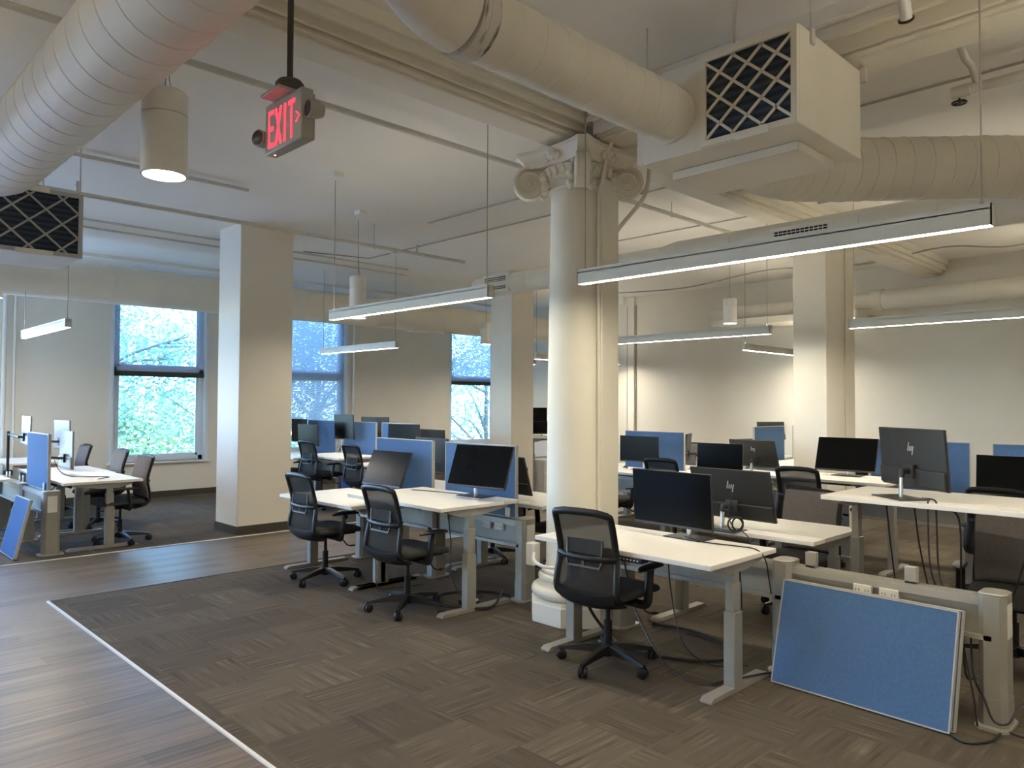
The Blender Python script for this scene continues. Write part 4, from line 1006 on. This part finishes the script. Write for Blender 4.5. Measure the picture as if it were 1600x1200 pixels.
pd_ = thing('desk_pedestal', 'white drawer pedestal under the raised far desk', 'cabinet', (9.62, 9.02, 0), 0)
MB().box(-.24, .24, -.22, .22, .04, .64).build('cabinet_body', 'white', pd_, bevel=.006)
for k in range(3):
    dr = MB().box(-.225, .225, -.235, -.22, .06 + k * .19, .235 + k * .19).build('drawer', 'whiteplastic', pd_, bevel=.003)
    MB().box(-.06, .06, -.25, -.235, .19 + k * .19, .20 + k * .19).build('drawer_pull', 'alu', dr, smooth=0)
kb = thing('docking_station', 'pale docking station under the monitor right of the round column', 'docking station', (10.98, 8.78, .84), -.6)
MB().box(-.11, .11, -.05, .05, .0, .03).box(-.10, .10, -.045, .045, .05, .08).build('dock_body', 'whiteplastic', kb, bevel=.006)
MB().box(-.09, .09, -.03, .03, .03, .05).build('dock_spacer', 'black', kb, smooth=0)

# ---- window-side bench right of the square column
spine(6.7, [8.72, 9.76, 10.9, 12.1], 'cable spine of the desks in front of the blinds')
desk(6.25, 8.85, .725, 'white desk under the lower screen of the window-side row', 0, 1.2, .74, slot=False)
desk(6.25, 10.22, .79, 'white desk with an arm-mounted monitor in front of the blinds', 0, 1.24, .76, slot=False)
desk(6.25, 11.55, .73, 'white desk nearest the window right of the square column', 0, 1.2, .76, slot=False)
desk(7.15, 9.3, .74, 'white desk behind the window-side blue panels, nearer one', PI, 1.2, .74, slot=False)
desk(7.15, 10.6, .74, 'white desk behind the window-side blue panels, farther one', PI, 1.2, .74, slot=False)
divider(6.7, 11.50, 'blue divider panel nearest the blinds', z0=.68, Hh=.62)
divider(6.7, 10.33, 'blue divider panel right of the arm-mounted monitor', z0=.68, Hh=.62)
divider(6.7, 9.25, 'blue divider panel mostly covered by a dark screen', z0=.68, Hh=.62)
monitor(6.50, 10.50, 1.215, 180, -3, .565, .40, .79, 'squarish monitor raised on a white arm in front of the blinds', base=(-.10, -.20), arm='white', logo=False)
monitor(6.20, 11.1, 1.07, 186, -2, .54, .36, .79, 'angled monitor on a white arm left of the blue panels', base=(-.12, -.25), arm='white', logo=False)
monitor(6.45, 11.85, 1.12, 178, 0, .55, .40, .73, 'black monitor partly hidden behind the angled one near the window', base=(-.12, 0), arm='white', logo=False)
monitor(6.42, 8.80, 1.12, 181, 2, .72, .36, .725, 'dark screen covering the window-side blue panel', base=(-.12, 0), logo=False)
monitor(7.2, 9.11, 1.035, 0, 2, .62, .33, .74, 'black monitor back between the middle row and the far window', base=(-.10, 0), logo=False)
monitor(7.1, 10.5, 1.19, 12, 0, .62, .36, .74, 'dark monitor on an arm rising above the window-side blue panel', base=(-.15, .1), arm='white', logo=False)
chair(5.97, 10.25, 3, 'mesh-back chair in front of the arm-mounted monitor by the blinds', 30, .05)
chair(5.93, 8.95, 0, 'mesh-back chair at the nearer window-side desk', 10, .05)
chair(6.25, 11.75, 0, 'dark chair half hidden behind the square column', 50, -.02)
pb = thing('mobile_pedestal', 'dark drawer pedestal under the window-side desk', 'cabinet', (6.45, 9.45, 0))
MB().box(-.2, .2, -.2, .2, .05, .60).build('cabinet_body', 'seat', pb, bevel=.006)
MB().box(-.215, -.2, -.19, .19, .07, .32).box(-.215, -.2, -.19, .19, .34, .58).build('drawer', 'black', pb, bevel=.003)
cb_ = thing('carton', 'bright blue carton under the window-side desk', 'box', (6.45, 10.15, .0))
MB().box(-.12, .12, -.13, .13, 0, .52).build('carton_body', 'bluebox', cb_, bevel=.004)
MB().box(-.122, -.10, -.14, .02, .40, .53).build('carton_flap', 'white', cb_, smooth=0)

# ---- left bench by the left window
spine(2.08, [9.02, 10.1, 11.3, 12.5], 'cable spine of the left desks by the window', clips=(9.25, 10.35, 11.05))
desk(2.585, 9.65, .735, 'white desk at the end of the left row by the wood walkway', PI, 1.30, .80, slot=False)
desk(2.70, 11.0, .71, 'white desk in the left row in front of the window', PI, 1.26, .82, slot=False)
desk(2.55, 12.35, .775, 'farthest white desk of the left row by the window wall', PI, 1.2, .76, slot=False)
desk(1.58, 10.9, .70, 'white desk corner at the left edge', 0, 1.24, .78, slot=False)
divider(2.09, 9.62, 'upright blue divider panel at the end of the left row')
divider(2.05, 11.98, 'blue divider panel cut off by the left edge', W=.95)
divider(1.75, 9.24, 'blue panel leaning low against the left row post', 0, .62, .60, .004, lean=math.radians(13))
monitor(2.46, 9.98, 1.035, 0, 0, .54, .44, .735, 'pale-backed monitor on an arm at the end of the left row', base=(-.30, .10), arm='black', back='spotgrey', logo=True)
monitor(2.66, 11.0, 1.17, 4, 2, .56, .38, .71, 'pale-backed monitor on an arm behind the end one in the left row', base=(-.28, .10), arm='black', back='spotgrey', logo=False)
monitor(2.25, 10.95, 1.235, -2, -1, .54, .36, .71, 'grey-backed monitor on a pole at the far left', base=(-.13, .45), arm='black', back='spotgrey', logo=False)
chair(2.83, 9.27, 182, 'padded chair at the end of the left row next to the wood walkway', 60, 0, True)
chair(2.98, 10.62, 181, 'padded chair in the left row under the left window', 20, 0, True)
chair(2.95, 12.1, 182, 'padded chair farthest back in the left row', 20, 0, True)

# ------------------------------------------------------------------ cables
cable([(4.20, 2.70, .752), (4.12, 2.52, .752), (4.15, 2.30, .752), (4.13, 2.17, .752), (4.13, 2.115, .70), (4.14, 2.10, .60), (4.17, 2.10, .50)], .004, 'thin black cable crossing the front desk and dropping off its right end')
cable([(4.05, 3.10, .66), (4.06, 3.05, .45), (4.02, 2.95, .25), (3.85, 2.62, .05), (3.80, 2.35, .012), (4.0, 2.2, .034), (4.2, 2.12, .034), (4.26, 2.08, .012)], .006, 'black cable hanging under the front desk and trailing to its right foot')
cable([(4.15, 2.80, .66), (4.16, 2.78, .40), (4.1, 2.66, .12), (4.12, 2.48, .012), (4.28, 2.30, .012)], .005, 'second black cable hanging under the front desk')
cable([(4.25, 2.35, .64), (4.26, 2.34, .4), (4.26, 2.36, .2), (4.22, 2.40, .10), (4.28, 2.36, .06), (4.24, 2.42, .03)], .006, 'black cable ending in a knotted bundle beside the front desk leg')
cable([(4.24 + .045 * math.cos(k * 1.3) + .01 * math.sin(k * 3.1), 2.40 + .045 * math.sin(k * 1.3), .09 + .035 * math.sin(k * 2.1)) for k in range(22)], .006, 'knotted bundle of black cable near the front desk leg', 'cable_bundle', k=4)
cable([(3.98, 3.42, .42), (4.02, 3.34, .20), (4.05, 3.20, .05), (3.98, 2.98, .016), (4.02, 2.72, .016), (4.15, 2.50, .016), (4.36, 2.44, .016), (4.55, 2.66, .016), (4.62, 2.95, .016), (4.55, 3.2, .016)], .011, 'thick black cable looped on the carpet under the front desk')
cable([(4.86, 1.50, 1.055), (4.76, 1.44, 1.056), (4.63, 1.40, 1.02), (4.60, 1.38, .7), (4.58, 1.30, .50), (4.40, 1.18, .40), (4.34, 1.14, .3), (4.30, 1.10, .15), (4.28, 1.08, .02)], .005, 'dark cable falling from the turned-away monitor over the front spine')
cable([(4.85, 1.48, 1.056), (4.76, 1.40, 1.056), (4.64, 1.36, 1.0), (4.62, 1.34, .66), (4.54, 1.24, .52), (4.47, 1.16, .45), (4.34, 1.11, .25), (4.33, 1.06, .14), (4.24, 1.0, .08), (4.2, .93, .10), (4.30, .90, .17), (4.5, .85, .17)], .005, 'dark cable draped around the near post of the front spine')
cable([(5.10, 1.62, .97), (5.14, 1.60, .7), (5.2, 1.56, .4), (5.18, 1.50, .20), (5.25, 1.40, .18), (5.3, 1.2, .32), (5.28, 1.06, .75), (5.24, .98, .97)], .005, 'black cable slung between two points under the raised standing desk')
cable([(5.05, 1.40, .98), (5.0, 1.34, .9), (4.98, 1.33, .5), (5.0, 1.32, .05), (5.06, 1.28, .012)], .006, 'black cable straight down under the raised standing desk')
cable([(5.0, 1.75, .98), (5.02, 1.73, .7), (5.06, 1.70, .35), (5.15, 1.66, .12), (5.05, 1.60, .015), (4.9, 1.66, .012)], .005, 'black cable hanging near the left leg of the raised standing desk')
cable([(4.27, .98, .015), (4.15, 1.0, .010), (4.06, 1.08, .010), (4.12, 1.16, .010)], .007, 'black cable end lying on the carpet by the near post')
pbk = thing('power_brick', 'black power brick on the carpet at the lower right corner', 'power adapter', (4.36, .80, 0))
MB().box(-.05, .05, -.06, .06, .0, .04).build('brick_body', 'black', pbk, bevel=.006)
MB().tube(catmull([(-.03, .06, .02), (-.05, .10, .015), (-.02, .16, .01)], 4), .005, 6).build('brick_lead', 'cable', pbk)
cable([(3.72, 5.55, .66), (3.74, 5.52, .45), (3.74, 5.5, .2), (3.72, 5.44, .03), (3.85, 5.36, .012), (4.1, 5.3, .012)], .005, 'black cable hanging from the middle desk by the chair')
cable([(4.0, 4.85, .70), (4.02, 4.83, .45), (4.0, 4.8, .2), (4.05, 4.7, .02), (4.2, 4.62, .012), (4.25, 4.8, .012)], .005, 'black cable under the raised middle desk')
cable([(4.16, 4.36, .12), (4.0, 4.30, .03), (3.85, 4.45, .016), (3.80, 4.7, .016), (4.0, 4.9, .016), (4.3, 4.75, .016), (4.38, 4.5, .016)], .011, 'thick black cable looped on the carpet under the middle desk')
cable([(4.60 + .05 * math.cos(k * 1.25), 4.62 + .03 * math.sin(k * .9), .42 + .055 * math.sin(k * 1.25)) for k in range(20)] + [(4.62, 4.6, .3), (4.65, 4.5, .1), (4.7, 4.4, .02)], .004, 'coiled black cable hanging below the middle spine', 'cable_bundle', k=4)
cable([(4.22, 4.84, .828), (4.20, 5.05, .824), (4.16, 5.3, .824), (4.1, 5.48, .824)], .004, 'thin black cable lying along the raised middle desk')
cable([(2.32, 9.95, .92), (2.36, 9.88, .80), (2.45, 9.75, .74), (2.62, 9.55, .74), (2.75, 9.42, .74), (2.66, 9.30, .74), (2.58, 9.22, .74)], .004, 'thin black cable curling over the end desk of the left row')
cable([(2.3, 10.5, .66), (2.34, 10.4, .5), (2.36, 10.3, .45), (2.34, 10.2, .6)], .005, 'black cable looping under the left row desk')
cable([(4.60 + .030 * math.cos(q) + .01 * math.sin(q * .5), 2.56 - .030 * math.cos(q) - .01 * math.sin(q * .5), .805 + .045 * math.sin(q)) for q in [k * PI / 5 for k in range(23)]], .006, 'black coil of headset cable standing on the edge of the low front desk', 'cable_bundle', k=3)
cable([(4.62, 2.60, 1.0), (4.60, 2.62, .86), (4.60, 2.57, .77), (4.57, 2.50, .766), (4.52, 2.42, .72), (4.50, 2.38, .55)], .004, 'thin black cable dropping from the back of the turned monitor on the low front desk')
cable([(8.0, 6.1, .745), (7.95, 6.0, .8), (7.9, 5.95, .775)], .012, 'small dark cable coil on the desk right of the round column', 'cable_bundle')
fo = thing('floor_outlet', 'white and black power strip on the carpet under the middle desk', 'power strip', (3.98, 4.55, 0), .4)
MB().box(-.03, .03, -.08, .08, 0, .035).build('strip_body', 'black', fo, bevel=.004)
MB().box(-.028, .028, -.07, .02, .035, .05).build('plug', 'white', fo, bevel=.004)
wt = thing('outlet_box', 'white power outlet hanging under the raised standing desk', 'outlet box', (5.18, 2.02, .78))
MB().box(-.03, .03, -.02, .02, 0, .15).build('box_body', 'whiteplastic', wt, bevel=.004)
MB().cyl((-.031, 0, .125), (-.028, 0, .125), .014, n=12).build('round_socket', 'black', wt)

# ------------------------------------------------------------------ camera, world, exposure
cam = bpy.data.cameras.new('camera'); co = bpy.data.objects.new('camera', cam); C.objects.link(co); S.camera = co
fpx = 1176.786
cam.sensor_width = 36; cam.lens = fpx / 1600 * 36; cam.clip_start = .05; cam.clip_end = 400
a = Vector((-1150, -25, -fpx)).normalized(); b = Vector((1205, -37, -fpx)).normalized(); c = b.cross(a)
R = Matrix((b, a, c))     # rows: world axes in camera space
co.matrix_world = Matrix.Translation((0, 0, H)) @ R.to_4x4()
w = bpy.data.worlds.new('sky'); S.world = w; w.use_nodes = True; nt = w.node_tree; nt.nodes.clear()
sk = nt.nodes.new('ShaderNodeTexSky'); sk.sky_type = 'NISHITA'; sk.sun_disc = False; sk.sun_elevation = math.radians(50); sk.sun_rotation = math.radians(150); sk.dust_density = .6; sk.ozone_density = 3.0
bg = nt.nodes.new('ShaderNodeBackground'); bg.inputs['Strength'].default_value = 1.75
sun = bpy.data.lights.new('sun', 'SUN'); sun.energy = 3.2; sun.angle = .02; sun.color = (1, .95, .85)
so = bpy.data.objects.new('sun', sun); C.objects.link(so); so.rotation_euler = Vector((-.35, .75, -.9)).to_track_quat('-Z', 'Y').to_euler()
o = nt.nodes.new('ShaderNodeOutputWorld'); tint = nt.nodes.new('ShaderNodeMix'); tint.data_type = 'RGBA'; tint.blend_type = 'MULTIPLY'; tint.inputs[0].default_value = 1; tint.inputs[7].default_value = (.76, .92, 1.14, 1)
nt.links.new(sk.outputs[0], tint.inputs[6]); nt.links.new(tint.outputs[2], bg.inputs[0]); nt.links.new(bg.outputs[0], o.inputs[0])
S.view_settings.view_transform = 'Standard'; S.view_settings.look = 'None'; S.view_settings.gamma = 1; S.view_settings.use_curve_mapping = False
S.view_settings.exposure = 1.2
S.cycles.max_bounces = 10; S.cycles.diffuse_bounces = 6; S.cycles.transparent_max_bounces = 24
S.cycles.sample_clamp_indirect = 6
